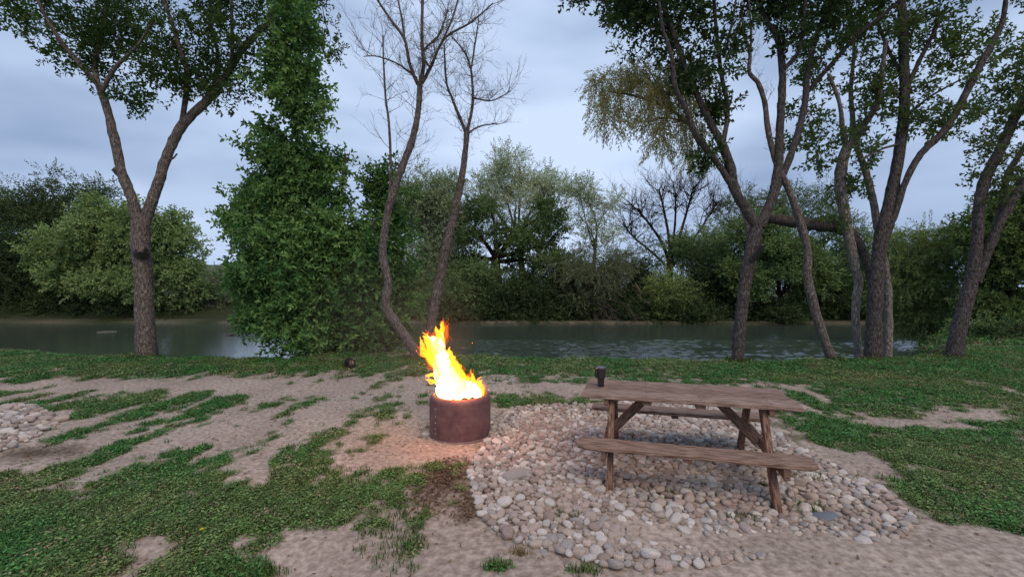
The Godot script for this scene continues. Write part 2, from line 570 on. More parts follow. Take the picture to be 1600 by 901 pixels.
func px_lobes(list: Array, d: float, thick := 0.9) -> Array:      # px, py, half-width px, half-height px [, nearer by]
	var out := []
	for l in list:
		var dd: float = d - (l[4] if l.size() > 4 else 0.0)
		out.append([at(l[0], l[1], dd), Vector3(l[2] * dd / FOCAL, l[3] * dd / FOCAL, l[2] * dd / FOCAL * thick)])
	return out


func join_clumps(mb: MB, nodes: PackedVector3Array, clumps: Array, r_end: float, gain: float, sag := 0.0) -> void:
	var todo := clumps.duplicate()
	var left := []
	for c in todo:
		var best := 1e9
		var bi := 0
		for k in nodes.size():
			var q: Vector3 = c[0] - nodes[k]
			var s := q.length() + maxf(0.0, 0.25 * q.length() - q.y) * 0.8
			if s < best:
				best = s; bi = k
		left.append([best, c[0]])
	left.sort_custom(func(a, b): return a[0] < b[0])
	for e in left:
		var best := 1e9
		var bi := 0
		var c: Vector3 = e[1]
		for k in nodes.size():
			var q: Vector3 = c - nodes[k]
			var s := q.length() + maxf(0.0, 0.25 * q.length() - q.y) * 0.8
			if s < best:
				best = s; bi = k
		var a := nodes[bi]
		var l := (c - a).length()
		if l < 0.05: continue
		var m1 := a.lerp(c, 0.33) + rdir() * l * 0.08 - Vector3.UP * l * 0.05
		var m2 := a.lerp(c, 0.68) + rdir() * l * 0.09 + Vector3.UP * l * (0.06 + sag)
		var r0 := r_end + gain * l
		mb.tube(PackedVector3Array([a, m1, m2, c]), PackedFloat32Array([r0, lerpf(r0, r_end, 0.4), lerpf(r0, r_end, 0.7), r_end]), 5 if r0 > 0.02 else 4)
		nodes.append(m1); nodes.append(m2); nodes.append(c)


func foliage(parent: Node3D, called: String, clumps: Array, per: float, kind: String, mt: Material, ca: Color, cb: Color, smin: float, smax: float, droop := 0.1) -> void:
	var where: Array[Transform3D] = []
	var tint := PackedColorArray()
	for c in clumps:
		var shade := rnd(-0.18, 0.18)
		var r: float = c[1]
		for k in int(per * rnd(0.7, 1.3)):
			var o := rdir()
			var p: Vector3 = c[0] + o * r * pow(rng.randf(), 0.5) * Vector3(1.0, 0.75, 1.0)
			var y := (o * 0.8 + rdir() * 0.8 + Vector3(0, 0.25 - droop * 2.0, 0)).normalized()
			var x := y.cross(rdir()).normalized()
			var s := rnd(smin, smax)
			where.append(Transform3D(Basis(x * s, y * s, x.cross(y) * s), p))
			var cc := ca.lerp(cb, clampf(0.5 + shade * 2.0 + rnd(-0.3, 0.3), 0.0, 1.0))
			tint.append(cc)
	var o := scatter(called, spray_mesh(kind), mt, parent, where, tint)
	o.position = -parent.position


func tree(called: String, label: String, d: float, limbs: Array, bark: Material, group := "", sides := 16) -> Array:
	# limbs: [nearer at start, nearer at end, [px, py, r, ...]]; the first one starts at the ground
	var first: Array = limbs[0][2]
	var base := at(first[0], first[1], d)
	var o := thing(called, label, "tree", Vector3(base.x, height(base.x, d), -d), group)
	var mb := MB.new()
	var nodes := PackedVector3Array()
	for k in limbs.size():
		var l: Array = limbs[k]
		var sp := smooth_path(l[2], d - l[0], d - l[1], 7)
		var p: PackedVector3Array = sp[0]
		var r: PackedFloat32Array = sp[1]
		if k == 0:      # roots flare into the soil
			var foot := p[0]
			foot.y = o.position.y - 0.25
			p.insert(0, foot)
			r.insert(0, r[0] * 1.55)
			r[1] *= 1.22
			r[2] *= 1.05
			feet.append(Vector3(p[1].x, r[1], p[1].z))
		mb.tube(p, r, sides if r[0] > 0.05 else 7, 0.26, nf, true)
		for q in p.size():
			if r[q] < 0.075 or q > p.size() / 2: nodes.append(p[q])
	return [o, mb, nodes]


func finish(t: Array, bark: Material, called := "trunk") -> void:
	var o: Node3D = t[0]
	var m: MB = t[1]
	part(called, m.mesh(), bark, o, Transform3D(Basis(), -o.position))


func near_trees() -> void:
	var dk := Color(0.05, 0.1, 0.04)
	var dk2 := Color(0.11, 0.18, 0.065)
	# the forked tree at the left
	var t := tree("forked_tree", "tall forked tree at left whose trunk splits into a wide Y", 11.4, [
		[0, 0, [228, 558, 17.1, 226, 500, 15.3, 223, 430, 14.4, 219, 385, 14.85, 219, 345, 14.4]],
		[0, 0.5, [219, 362, 10.12, 207, 315, 8.74, 190, 270, 8.28, 178, 215, 7.36, 165, 165, 6.44, 156, 140, 5.98, 147, 118, 4.6]],
		[0.4, 1.6, [154, 135, 4.5, 120, 95, 4, 95, 65, 3.5, 70, 25, 3, 50, -20, 2.5, 30, -60, 2]],
		[0.4, -0.4, [152, 132, 5, 148, 95, 4.5, 160, 50, 4, 165, 10, 3.5, 172, -50, 3, 170, -100, 2]],
		[0.4, 0.9, [160, 140, 4, 180, 105, 3.5, 215, 70, 2.5, 240, 30, 2]],
		[0, -0.6, [220, 362, 10.12, 240, 305, 9.2, 262, 240, 8.74, 285, 195, 8.28, 325, 155, 7.36, 355, 115, 6.44, 380, 75, 5.52, 420, 35, 4.6, 455, -5, 3.68, 490, -60, 2.76]],
		[-0.3, 0.3, [283, 197, 5, 290, 150, 4.5, 292, 110, 4.5, 280, 75, 4, 270, 40, 3.5, 255, 0, 3, 240, -60, 2.5]],
		[-0.3, -1.0, [330, 152, 4, 340, 90, 3.5, 330, 40, 3, 325, -40, 2.5]],
		[-0.4, 0.6, [362, 105, 4, 362, 50, 3, 360, -30, 2.5]],
		[-0.5, -1.5, [378, 82, 3, 410, 85, 2.5, 450, 70, 2]],
		[0, 0.15, [190, 276, 6, 183, 268, 6, 176, 263, 4.5]],
		[0, 0.3, [222, 398, 9, 220, 394, 13, 219, 390, 9]],
		[-0.2, 0.1, [262, 250, 2, 270, 247, 1.6, 276, 240, 1.2]],
	], M.bark_grey)
	var cl := lobes_to_clumps(px_lobes([[110, 30, 75, 45], [200, 50, 75, 55], [275, 75, 60, 55], [170, 100, 40, 25], [250, 130, 35, 22], [320, 45, 45, 55], [400, 55, 65, 50], [470, -10, 42, 25, -2.2], [300, 130, 25, 35], [360, 130, 25, 25], [200, 150, 22, 12], [35, 20, 50, 20], [90, 75, 35, 18], [150, -80, 170, 70], [350, -80, 180, 70], [505, 60, 22, 25, -2.2]], 11.4), 2.6, 0.34)
	join_clumps(t[1], t[2], cl, 0.006, 0.012)
	finish(t, M.bark_grey)
	foliage(t[0], "crown", cl, 21, "elm", M.leaf_thin, dk, dk2, 1.0, 1.6, 0.15)

	# the dense conical tree by the bank and the younger one at its right
	t = tree("dense_tree", "dense dark green tree leafed down to the ground beside the bank", 12.6, [
		[0, 0, [520, 565, 9, 515, 480, 8.5, 500, 400, 7.5, 480, 300, 6, 462, 200, 4.5, 450, 100, 3, 448, 20, 1.5]],
		[0.2, 0.6, [512, 470, 4, 450, 430, 3, 400, 390, 2]], [0.2, 0.8, [508, 440, 4, 560, 380, 3, 590, 340, 2]], [0, 0.2, [495, 380, 4, 530, 300, 3, 540, 240, 2]],
	], M.bark_dark)
	cl = lobes_to_clumps(px_lobes([[455, 45, 34, 60, 1.3], [447, 105, 42, 42, 1.2], [463, 155, 42, 46, 0.9], [440, 215, 45, 40, 0.5], [468, 265, 65, 45], [425, 305, 55, 45], [440, 370, 75, 60], [400, 420, 45, 55], [375, 335, 22, 25], [455, 445, 85, 60], [500, 380, 80, 70], [440, 500, 50, 35], [522, 290, 26, 55], [555, 400, 60, 65], [515, 480, 85, 60], [512, 528, 72, 32], [570, 500, 42, 48], [560, 535, 40, 22], [395, 485, 20, 22]], 12.4, 0.8), 7.4, 0.3)
	join_clumps(t[1], t[2], cl, 0.005, 0.008)
	finish(t, M.bark_dark)
	foliage(t[0], "crown", cl, 22, "big", M.leaf, Color(0.06, 0.16, 0.055), Color(0.21, 0.37, 0.12), 0.75, 1.25, 0.15)
	t = tree("young_leafy_tree", "small leafy green tree behind the leaning bare tree", 13.1, [[0, 0, [612, 560, 6, 610, 470, 5, 606, 380, 4, 603, 300, 2.5, 600, 260, 1.5]]], M.bark_dark)
	cl = lobes_to_clumps(px_lobes([[600, 295, 30, 30], [605, 340, 36, 35], [612, 390, 35, 40], [600, 440, 45, 40], [615, 485, 35, 40], [600, 265, 14, 12], [590, 530, 40, 25]], 13.0), 5.5, 0.36)
	join_clumps(t[1], t[2], cl, 0.005, 0.008)
	finish(t, M.bark_grey)
	foliage(t[0], "crown", cl, 24, "big", M.leaf, Color(0.055, 0.14, 0.045), Color(0.15, 0.28, 0.085), 0.8, 1.35, 0.1)

	# two leaning leafless trees
	t = tree("bare_tree", "leaning leafless tree with a crooked trunk just left of the flames", 11.0, [
		[0, 0, [650, 552, 9, 626, 515, 9, 604, 480, 8.5, 606, 440, 8, 598, 400, 8, 600, 370, 7.5, 606, 330, 7, 618, 290, 7, 632, 250, 6.5, 645, 215, 6, 653, 175, 5, 656, 128, 5]],
		[0, 0.6, [653, 132, 3.5, 640, 100, 3, 632, 62, 2.7, 610, 30, 2.3, 590, 0, 2, 566, -45, 1.5]],
		[0, -0.4, [656, 132, 4, 662, 100, 3.5, 659, 60, 3, 660, 0, 2.8, 660, -70, 2]],
		[0, 0.5, [659, 130, 3.5, 675, 100, 3, 685, 75, 2.6, 700, 55, 2.2, 735, 35, 1.8, 770, 5, 1.2]],
		[0.2, -0.5, [632, 62, 2.2, 628, 30, 2, 622, 0, 1.8, 616, -45, 1.5]],
		[0, 0.8, [652, 122, 2, 622, 100, 1.7, 590, 88, 1.2, 568, 88, 0.8]],
		[0.2, -0.8, [688, 70, 2, 708, 25, 1.8, 722, -30, 1.4]],
		[0.2, 0.2, [672, 105, 2.4, 662, 90, 2, 665, 75, 2, 685, 55, 1.8, 700, 15, 1.5]],
		[0, 0.1, [604, 345, 3.2, 610, 280, 2.6, 608, 200, 2.3, 602, 150, 2, 599, 95, 1.6, 598, 55, 1.1]],
	], M.bark_brown)
	bare_twigs(t, 330, 0.62, 0.009, 2, 0.4)
	finish(t, M.bark_brown)
	t = tree("bare_tree", "thinner leafless tree standing right behind the flames", 11.8, [
		[0, 0, [667, 550, 9, 672, 520, 9, 680, 470, 9, 690, 420, 9, 703, 360, 8, 715, 310, 7, 724, 260, 6, 728, 225, 5, 729, 200, 5]],
		[0, 0.5, [728, 207, 3.2, 715, 175, 2.8, 705, 150, 2.4, 697, 125, 2, 694, 70, 1.4]],
		[0, -0.3, [730, 205, 3.2, 738, 165, 2.8, 738, 130, 2.4, 735, 105, 2, 725, 80, 1.6, 706, 58, 1]],
		[0, 0.3, [736, 108, 1.8, 742, 70, 1.5, 748, 30, 1]],
		[0, 0.6, [738, 152, 2, 755, 156, 1.6, 772, 156, 1.2, 798, 142, 0.8]],
		[0, -0.5, [733, 207, 2, 750, 197, 1.5, 778, 193, 0.9]],
	], M.bark_brown)
	bare_twigs(t, 240, 0.5, 0.008, 2, 0.3)
	cl = lobes_to_clumps(px_lobes([[705, 290, 26, 30], [695, 340, 22, 40], [690, 400, 14, 30]], 11.8), 3.0, 0.22)
	join_clumps(t[1], t[2], cl, 0.003, 0.006)
	finish(t, M.bark_brown)
	foliage(t[0], "ivy", cl, 5, "fine", M.leaf_thin, Color(0.1, 0.13, 0.07), Color(0.17, 0.2, 0.11), 0.6, 1.0, 0.2)

	# the big fork behind the table
	t = tree("forked_tree", "large dark forked tree behind the picnic table with a sawn stub", 10.7, [
		[0, 0, [1152, 570, 10.92, 1158, 500, 10.5, 1165, 440, 10.5, 1172, 400, 11.34, 1180, 365, 10.92, 1186, 340, 10.08]],
		[0, 0.5, [1184, 356, 9, 1165, 325, 9, 1148, 295, 9, 1140, 255, 8.5, 1128, 225, 8, 1112, 195, 6.5, 1095, 160, 6, 1075, 115, 5, 1055, 60, 4.5, 1040, 15, 4, 1020, -50, 3.5, 1000, -110, 2]],
		[0.1, 1.0, [1150, 302, 6, 1125, 260, 5.5, 1098, 225, 6, 1085, 205, 5.5, 1072, 170, 5, 1055, 135, 4.5, 1050, 90, 4, 1035, 40, 3, 1028, -20, 2.5]],
		[0.3, -0.4, [1129, 226, 4.5, 1136, 190, 4.5, 1137, 160, 4, 1130, 130, 4, 1124, 90, 3.5, 1120, 50, 3.2, 1115, -10, 3]],
		[0.1, 0.4, [1131, 90, 2.5, 1140, 55, 2.3, 1147, 20, 2, 1155, -30, 2]],
		[0, -0.4, [1187, 354, 9, 1205, 315, 8.5, 1215, 270, 8, 1219, 200, 7, 1222, 150, 6.5, 1223, 105, 6, 1215, 60, 5, 1195, 25, 4, 1178, -30, 3]],
		[-0.2, 0.4, [1226, 107, 4, 1248, 80, 3.5, 1255, 40, 3, 1260, -10, 2.6]],
		[-0.2, -1.2, [1209, 308, 6, 1235, 245, 6, 1257, 170, 5.5, 1262, 115, 5, 1275, 60, 4.5, 1290, 20, 4, 1310, -40, 3.5]],
		[-0.8, 0.3, [1261, 145, 4, 1300, 100, 4, 1340, 55, 3.5, 1390, 15, 3, 1430, -25, 2.5]],
		[0.1, 0.5, [1174, 408, 6, 1183, 396, 6, 1192, 382, 5.5]],
	], M.bark_dark)
	cl = lobes_to_clumps(px_lobes([[1045, 45, 55, 55], [1010, 25, 50, 32], [945, 0, 65, 20], [1090, 100, 45, 45], [1135, 50, 40, 45], [1060, 120, 30, 25], [1250, 40, 45, 40], [1105, 245, 9, 11], [1125, 165, 8, 8], [1100, -60, 170, 50], [1300, -50, 120, 50], [905, -12, 30, 15], [1000, -30, 110, 40], [1230, -20, 60, 30]], 10.6), 3.6, 0.3)
	join_clumps(t[1], t[2], cl, 0.005, 0.011)
	finish(t, M.bark_dark)
	foliage(t[0], "crown", cl, 16, "broad", M.leaf, Color(0.04, 0.08, 0.035), Color(0.09, 0.15, 0.06), 0.9, 1.5, 0.25)

	# a willowy tree whose side branch hangs into the gap left of the fork
	t = tree("willowy_tree", "slender tree with pale yellowish hanging foliage left of the dark fork", 11.5, [
		[0, 0, [1156, 568, 5, 1164, 470, 5, 1172, 390, 4.5, 1160, 318, 4.2, 1130, 268, 4, 1102, 226, 3.8, 1075, 192, 3.6, 1045, 170, 3, 1010, 155, 2.5, 985, 148, 2, 950, 143, 1.2]],
		[0, 0.6, [1075, 192, 2.4, 1055, 186, 2, 1035, 184, 1.5, 1010, 190, 1]],
		[0, -0.5, [1040, 168, 2, 1030, 140, 1.6, 1015, 110, 1.2, 1000, 90, 0.8]],
	], M.bark_grey)
	cl = lobes_to_clumps(px_lobes([[985, 140, 60, 38], [942, 150, 40, 35], [1020, 118, 50, 38], [975, 105, 40, 25], [1065, 125, 40, 40], [1095, 190, 35, 35], [1000, 185, 45, 25], [1050, 160, 40, 35], [935, 130, 22, 18], [1045, 200, 40, 22], [1085, 235, 22, 22], [1080, 150, 30, 30]], 11.5), 5.0, 0.34)
	join_clumps(t[1], t[2], cl, 0.004, 0.008)
	finish(t, M.bark_grey)
	foliage(t[0], "hanging_foliage", cl, 16, "willow", M.leaf_pale, Color(0.42, 0.41, 0.27), Color(0.62, 0.59, 0.4), 0.7, 1.2, 0.75)

	# slim pale trunk that leans across the fork
	t = tree("slim_tree", "slim pale bare trunk leaning left between the fork and the clump", 10.9, [
		[0, 0, [1302, 567, 8.5, 1285, 520, 8, 1270, 470, 8, 1262, 430, 7.5, 1262, 390, 7, 1252, 350, 7, 1240, 315, 6, 1228, 285, 5.5, 1212, 250, 5, 1200, 200, 5, 1195, 160, 4.5, 1185, 130, 4, 1171, 113, 3.5, 1172, 85, 3, 1165, 60, 2.2, 1152, 36, 1.5]],
		[0, 0.3, [1172, 92, 2.6, 1174, 50, 2, 1170, 0, 1.5]], [0, -0.3, [1171, 75, 2, 1162, 45, 1.5, 1157, 5, 1]],
	], M.bark_grey)
	bare_twigs(t, 40, 0.5, 0.008, 2, 0.3)
	finish(t, M.bark_grey)

	# clump of leaning trunks at the right
	t = tree("pale_trunk_tree", "pale barked twin trunk tree at the back of the right clump", 11.7, [
		[0, 0, [1343, 562, 6.5, 1338, 510, 6.5, 1338, 470, 6.5, 1342, 440, 7, 1333, 400, 8, 1325, 360, 9, 1318, 320, 9, 1313, 280, 9, 1318, 250, 9, 1327, 222, 8]],
		[0, 0.6, [1324, 232, 5, 1317, 200, 4, 1312, 160, 3.5, 1295, 115, 3]],
		[0, -0.6, [1330, 230, 5, 1333, 190, 4.5, 1330, 140, 3.5, 1335, 80, 3, 1330, 10, 2]],
		[0, 0.8, [1332, 230, 6, 1350, 195, 6, 1370, 165, 5.5, 1378, 120, 4, 1385, 60, 3]],
		[0, 0, [1387, 560, 7, 1389, 500, 6.5, 1386, 430, 6, 1376, 380, 6, 1366, 320, 6, 1357, 280, 6, 1345, 245, 5, 1335, 222, 4]],
	], M.bark_pale)
	cl = lobes_to_clumps(px_lobes([[1300, 90, 60, 50], [1340, 40, 80, 45], [1290, 190, 40, 40], [1245, 190, 45, 30], [1380, 110, 50, 45], [1310, 330, 25, 50], [1330, -60, 150, 60], [1355, 190, 40, 30], [1285, 250, 25, 25], [1330, 290, 25, 40]], 11.6), 2.3, 0.34)
	join_clumps(t[1], t[2], cl, 0.005, 0.009)
	finish(t, M.bark_pale)
	foliage(t[0], "crown", cl, 16, "broad", M.leaf_thin, Color(0.09, 0.14, 0.075), Color(0.17, 0.235, 0.12), 0.8, 1.35, 0.15)

	t = tree("leaning_tree", "dark leaning tree with a long right stem and a heavy level limb", 11.2, [
		[0, 0, [1364, 562, 14, 1366, 520, 12.5, 1368, 470, 12, 1371, 420, 12, 1380, 360, 11, 1392, 310, 10, 1402, 260, 9, 1411, 200, 8.5, 1414, 150, 8, 1413, 100, 8, 1412, 40, 7, 1405, -40, 6, 1400, -110, 4]],
		[0, 0.6, [1374, 408, 6, 1388, 360, 6.5, 1400, 330, 6, 1415, 285, 5.5, 1440, 240, 6, 1475, 205, 6, 1500, 165, 6, 1525, 115, 6, 1550, 70, 5, 1568, 30, 4, 1575, -30, 3]],
		[-0.5, -0.9, [1366, 470, 6, 1356, 415, 7, 1340, 378, 9, 1318, 357, 11.5, 1280, 351, 11, 1240, 346, 10.5, 1205, 341, 9, 1188, 338, 7]],
		[0, 0.4, [1413, 150, 4, 1430, 110, 4, 1455, 60, 3.5, 1480, 10, 3]], [0, -0.5, [1412, 120, 3.5, 1390, 80, 3, 1370, 30, 2.5]],
		[0.3, 1.0, [1424, 175, 2.5, 1455, 150, 2, 1500, 125, 1.5]], [0, 0.8, [1408, 225, 2.5, 1380, 232, 2, 1345, 250, 1.5]],
	], M.bark_dark)
	cl = lobes_to_clumps(px_lobes([[1420, 60, 65, 60], [1460, 120, 55, 45], [1400, 160, 40, 40], [1500, 60, 60, 50], [1440, -50, 150, 60], [1480, 190, 45, 25], [1560, 90, 40, 40], [1430, 190, 40, 22], [1370, 130, 40, 40], [1540, 170, 40, 30], [1360, 240, 30, 12]], 11.2), 2.2, 0.34)
	join_clumps(t[1], t[2], cl, 0.005, 0.009)
	finish(t, M.bark_dark)
	foliage(t[0], "crown", cl, 16, "broad", M.leaf_thin, Color(0.09, 0.14, 0.075), Color(0.17, 0.235, 0.12), 0.8, 1.35, 0.1)

	t = tree("thick_leaning_tree", "thick dark tree leaning right at the right edge of the lawn", 11.4, [
		[0, 0, [1491, 555, 13.26, 1500, 510, 11.7, 1513, 460, 10.92, 1522, 420, 10.14, 1528, 370, 8.58, 1532, 310, 8.58, 1545, 270, 8.58, 1568, 225, 7.8, 1590, 175, 7.8, 1615, 125, 7.02, 1640, 60, 6.24, 1660, -20, 4.68]],
		[0, 0.5, [1526, 440, 8.5, 1545, 390, 7.65, 1560, 355, 6.8, 1585, 310, 6.8, 1612, 272, 5.95, 1660, 210, 5.1, 1720, 130, 3.4]],
		[0.1, -0.6, [1550, 375, 4.5, 1565, 320, 5, 1576, 270, 5, 1602, 228, 4, 1640, 150, 3]],
	], M.bark_dark)
	cl = lobes_to_clumps(px_lobes([[1570, 190, 40, 45], [1540, 240, 35, 40], [1590, 270, 35, 35], [1620, 120, 80, 80], [1680, 10, 120, 90], [1555, 300, 25, 25], [1700, 200, 80, 80], [1590, 110, 35, 35]], 11.4), 2.1, 0.34)
	join_clumps(t[1], t[2], cl, 0.005, 0.009)
	finish(t, M.bark_dark)
	foliage(t[0], "crown", cl, 16, "broad", M.leaf_thin, Color(0.1, 0.135, 0.08), Color(0.17, 0.21, 0.12), 0.75, 1.25, 0.1)


func bare_twigs(t: Array, count: int, length: float, r: float, depth: int, up: float) -> void:
	var nodes: PackedVector3Array = t[2]
	var top: Array = []
	var ymin := 1e9
	var ymax := -1e9
	for q in nodes:
		ymin = minf(ymin, q.y); ymax = maxf(ymax, q.y)
	for k in count:
		var i := rng.randi_range(1, nodes.size() - 2)
		var f := (nodes[i].y - ymin) / (ymax - ymin)
		if rng.randf() > 0.15 + f: continue
		var along := (nodes[i + 1] - nodes[i])
		if along.length() > 0.8: continue
		var dir := (along.normalized() * 0.9 + rdir()).normalized()
		if dir.y < -0.2: dir.y *= -0.5
		twig(t[1], nodes[i], dir, length * rnd(0.5, 1.5), r * rnd(0.6, 1.1), depth, up, 3, 0.3)


# ---------------------------------------------------------------- the far bank
func far_tree(called: String, label: String, category: String, d: float, base: Array, fork: Array, lobes: Array, dens: float, size: float, per: float, kind: String, ca: Color, cb: Color, bark: Material, s0: float, s1: float, droop := 0.1, trunk_px := 5.0, thick := 0.8, group := "") -> void:
	var b := at(base[0], base[1], d)
	b.y = height(b.x, d)
	var o := thing(called, label, category, b, group)
	var mb := MB.new()
	var nodes := PackedVector3Array()
	var lb := px_lobes(lobes, d, thick)
	var f := at(fork[0], fork[1], d)
	var sp := spline(PackedVector3Array([b - Vector3(0, 0.3, 0), b.lerp(f, 0.5) + Vector3(rnd(-0.2, 0.2), 0, rnd(-0.2, 0.2)), f]), PackedFloat32Array([trunk_px * d / FOCAL * 1.2, trunk_px * d / FOCAL, trunk_px * d / FOCAL * 0.75]), 4)
	mb.tube(sp[0], sp[1], 8, 0.2, nf)
	nodes.append(f)
	for l in lb:
		var c: Vector3 = l[0]
		var top: Vector3 = c + Vector3(0, l[1].y * 0.3, 0)
		var r0: float = trunk_px * d / FOCAL * 0.5
		var sp2 := spline(PackedVector3Array([f - Vector3(0, rnd(0.0, 0.5), 0), f.lerp(top, 0.4) + rdir() * 0.3, f.lerp(top, 0.75) + rdir() * 0.35, top]), PackedFloat32Array([r0, r0 * 0.7, r0 * 0.45, r0 * 0.2]), 3)
		mb.tube(sp2[0], sp2[1], 6)
		nodes.append_array(sp2[0])
	var cl := lobes_to_clumps(lb, dens, size)
	join_clumps(mb, nodes, cl, 0.012, 0.012)
	part("trunk", mb.mesh(), bark, o, Transform3D(Basis(), -o.position))
	if per > 0.0:
		foliage(o, "crown", cl, per * (1.5 if bark == M.bark_silver else 2.4), kind, M.leaf, ca, cb, s0, s1, droop)


func far_bank() -> void:
	var dark := [Color(0.035, 0.065, 0.026), Color(0.08, 0.13, 0.05)]
	var mid := [Color(0.1, 0.17, 0.07), Color(0.22, 0.32, 0.135)]
	var light := [Color(0.16, 0.25, 0.1), Color(0.31, 0.43, 0.18)]
	var grey := [Color(0.17, 0.21, 0.13), Color(0.32, 0.37, 0.23)]
	var olive := [Color(0.14, 0.2, 0.075), Color(0.28, 0.36, 0.13)]
	# left of the dense tree
	far_tree("round_tree", "dark round tree rising behind the light green bush at far left", "tree", 44, [70, 490], [80, 420], [[55, 340, 75, 45], [110, 305, 50, 33], [20, 330, 50, 40], [140, 340, 30, 35], [-40, 350, 60, 60]], 0.5, 1.3, 14, "fine", Color(0.05, 0.085, 0.035), Color(0.12, 0.18, 0.075), M.bark_far, 2.2, 3.4)
	far_tree("bushy_tree", "broad light green bushy tree hanging over the far left water", "tree", 38, [200, 500], [195, 440], [[180, 375, 55, 50], [120, 385, 45, 35], [240, 395, 45, 50], [150, 340, 32, 25], [205, 335, 26, 22], [280, 400, 28, 40], [290, 440, 25, 30], [215, 440, 55, 35], [120, 430, 45, 30], [80, 400, 28, 40], [260, 350, 20, 18]], 0.95, 0.8, 20, "broad", light[0], light[1], M.bark_far, 2.0, 3.2)
	far_tree("dark_bush", "dark bush at the left end of the far bank", "bush", 40, [30, 500], [30, 460], [[30, 440, 60, 55], [90, 470, 60, 35], [-50, 430, 70, 70], [20, 395, 40, 30]], 0.7, 1.1, 26, "fine", dark[0], dark[1], M.bark_far, 2.2, 3.4)
	far_tree("grey_shrub", "grey green shrub between the light bush and the hill", "bush", 39.5, [325, 497], [322, 475], [[322, 460, 35, 32], [345, 478, 30, 20], [305, 470, 25, 28]], 0.9, 0.8, 22, "fine", grey[0], Color(0.14, 0.165, 0.105), M.bark_far, 1.6, 2.6)
	far_tree("low_shrub", "low dark shrubs under the hill beside the dense tree", "bush", 40, [385, 499], [385, 485], [[375, 484, 30, 14], [405, 480, 30, 20], [345, 492, 30, 8]], 1.2, 0.7, 20, "fine", dark[0], mid[0], M.bark_far, 1.5, 2.4)
	far_tree("undercut_bush", "deep shade bush beneath the light green bushy tree", "bush", 39.5, [180, 502], [180, 485], [[110, 482, 70, 22], [200, 482, 70, 20], [270, 485, 45, 16]], 0.9, 0.8, 22, "fine", dark[0], dark[1], M.bark_far, 1.8, 2.8)
	# middle of the bank
	far_tree("grey_tree", "grey green tree right behind the two leaning bare trees", "tree", 40, [690, 497], [685, 420], [[680, 305, 45, 42], [650, 345, 40, 45], [705, 350, 38, 45], [660, 400, 45, 45], [700, 420, 40, 45], [640, 300, 20, 25]], 0.65, 1.05, 26, "fine", Color(0.2, 0.26, 0.16), Color(0.37, 0.45, 0.28), M.bark_far, 2.0, 3.2)
	far_tree("dark_limbed_tree", "dark tree with spreading black limbs over the far bank", "tree", 39, [772, 498], [774, 400], [[735, 360, 40, 35], [765, 330, 35, 22], [800, 370, 45, 35], [845, 350, 40, 40], [860, 390, 35, 35], [730, 410, 30, 28], [835, 420, 45, 30]], 0.5, 0.9, 15, "broad", Color(0.065, 0.115, 0.045), Color(0.17, 0.26, 0.1), M.bark_far, 1.8, 2.8, 0.1, 9.0)
	far_tree("tall_pale_tree", "tallest pale round crowned tree in the middle of the far bank", "tree", 43, [818, 496], [808, 370], [[810, 262, 50, 30], [775, 285, 40, 35], [850, 285, 42, 32], [800, 310, 62, 38], [875, 310, 28, 32], [760, 320, 30, 30], [840, 330, 50, 30]], 0.55, 0.95, 20, "fine", Color(0.33, 0.4, 0.28), Color(0.52, 0.58, 0.43), M.bark_silver, 1.9, 2.9, 0.05, 5.0)
	far_tree("pale_cottonwood", "pale feathery tree with whitish limbs right of the tallest tree", "tree", 38, [930, 499], [930, 390], [[925, 298, 36, 30], [945, 330, 32, 32], [905, 330, 26, 30], [930, 365, 40, 28], [900, 300, 15, 20]], 0.6, 0.85, 17, "fine", Color(0.28, 0.34, 0.22), Color(0.45, 0.52, 0.35), M.bark_silver, 1.7, 2.6, 0.05, 3.5)
	far_tree("hanging_bush", "pale drooping bush at the foot of the feathery tree", "bush", 36.6, [932, 501], [930, 460], [[915, 415, 40, 32], [955, 420, 38, 34], [930, 450, 40, 30], [975, 400, 22, 22]], 0.75, 0.85, 22, "willow", grey[0], Color(0.18, 0.22, 0.12), M.bark_silver, 1.6, 2.4, 0.4, 4.0)
	var bt := tree("bare_round_tree", "round leafless grey tree rising behind the far thicket", 42, [
		[0, 0, [1050, 497, 6, 1048, 450, 5.5, 1047, 410, 5]],
		[0, 1, [1047, 415, 3.2, 1035, 380, 2.6, 1015, 350, 2, 995, 325, 1.2]], [0, -1, [1047, 412, 3.2, 1045, 370, 2.6, 1038, 330, 2, 1030, 295, 1]],
		[0, 1.5, [1049, 412, 3.2, 1062, 370, 2.6, 1075, 325, 2, 1085, 290, 1]], [0, -1.5, [1049, 418, 3, 1075, 385, 2.4, 1100, 350, 1.8, 1120, 315, 1]],
		[0, 0.5, [1046, 420, 2.6, 1020, 395, 2, 990, 370, 1.4, 975, 350, 0.8]], [0, -0.5, [1048, 400, 2.4, 1055, 350, 2, 1056, 300, 1]],
	], M.bark_far)
	bare_twigs(bt, 260, 2.4, 0.045, 2, 0.4)
	var bcl := lobes_to_clumps(px_lobes([[1010, 355, 34, 30], [1035, 370, 35, 30], [1080, 380, 30, 25]], 42), 0.35, 0.9)
	finish(bt, M.bark_far)
	foliage(bt[0], "crown", bcl, 14, "fine", M.leaf_thin, Color(0.085, 0.09, 0.07), Color(0.14, 0.145, 0.115), 1.5, 2.4)
	far_tree("sparse_tree", "sparse pale tree seen through the big dark fork", "tree", 44, [1190, 495], [1190, 400], [[1170, 325, 45, 30], [1220, 330, 45, 35], [1270, 320, 45, 35], [1150, 360, 30, 25], [1300, 345, 30, 25]], 0.5, 1.0, 17, "fine", Color(0.11, 0.16, 0.085), Color(0.21, 0.28, 0.15), M.bark_far, 1.8, 2.8)
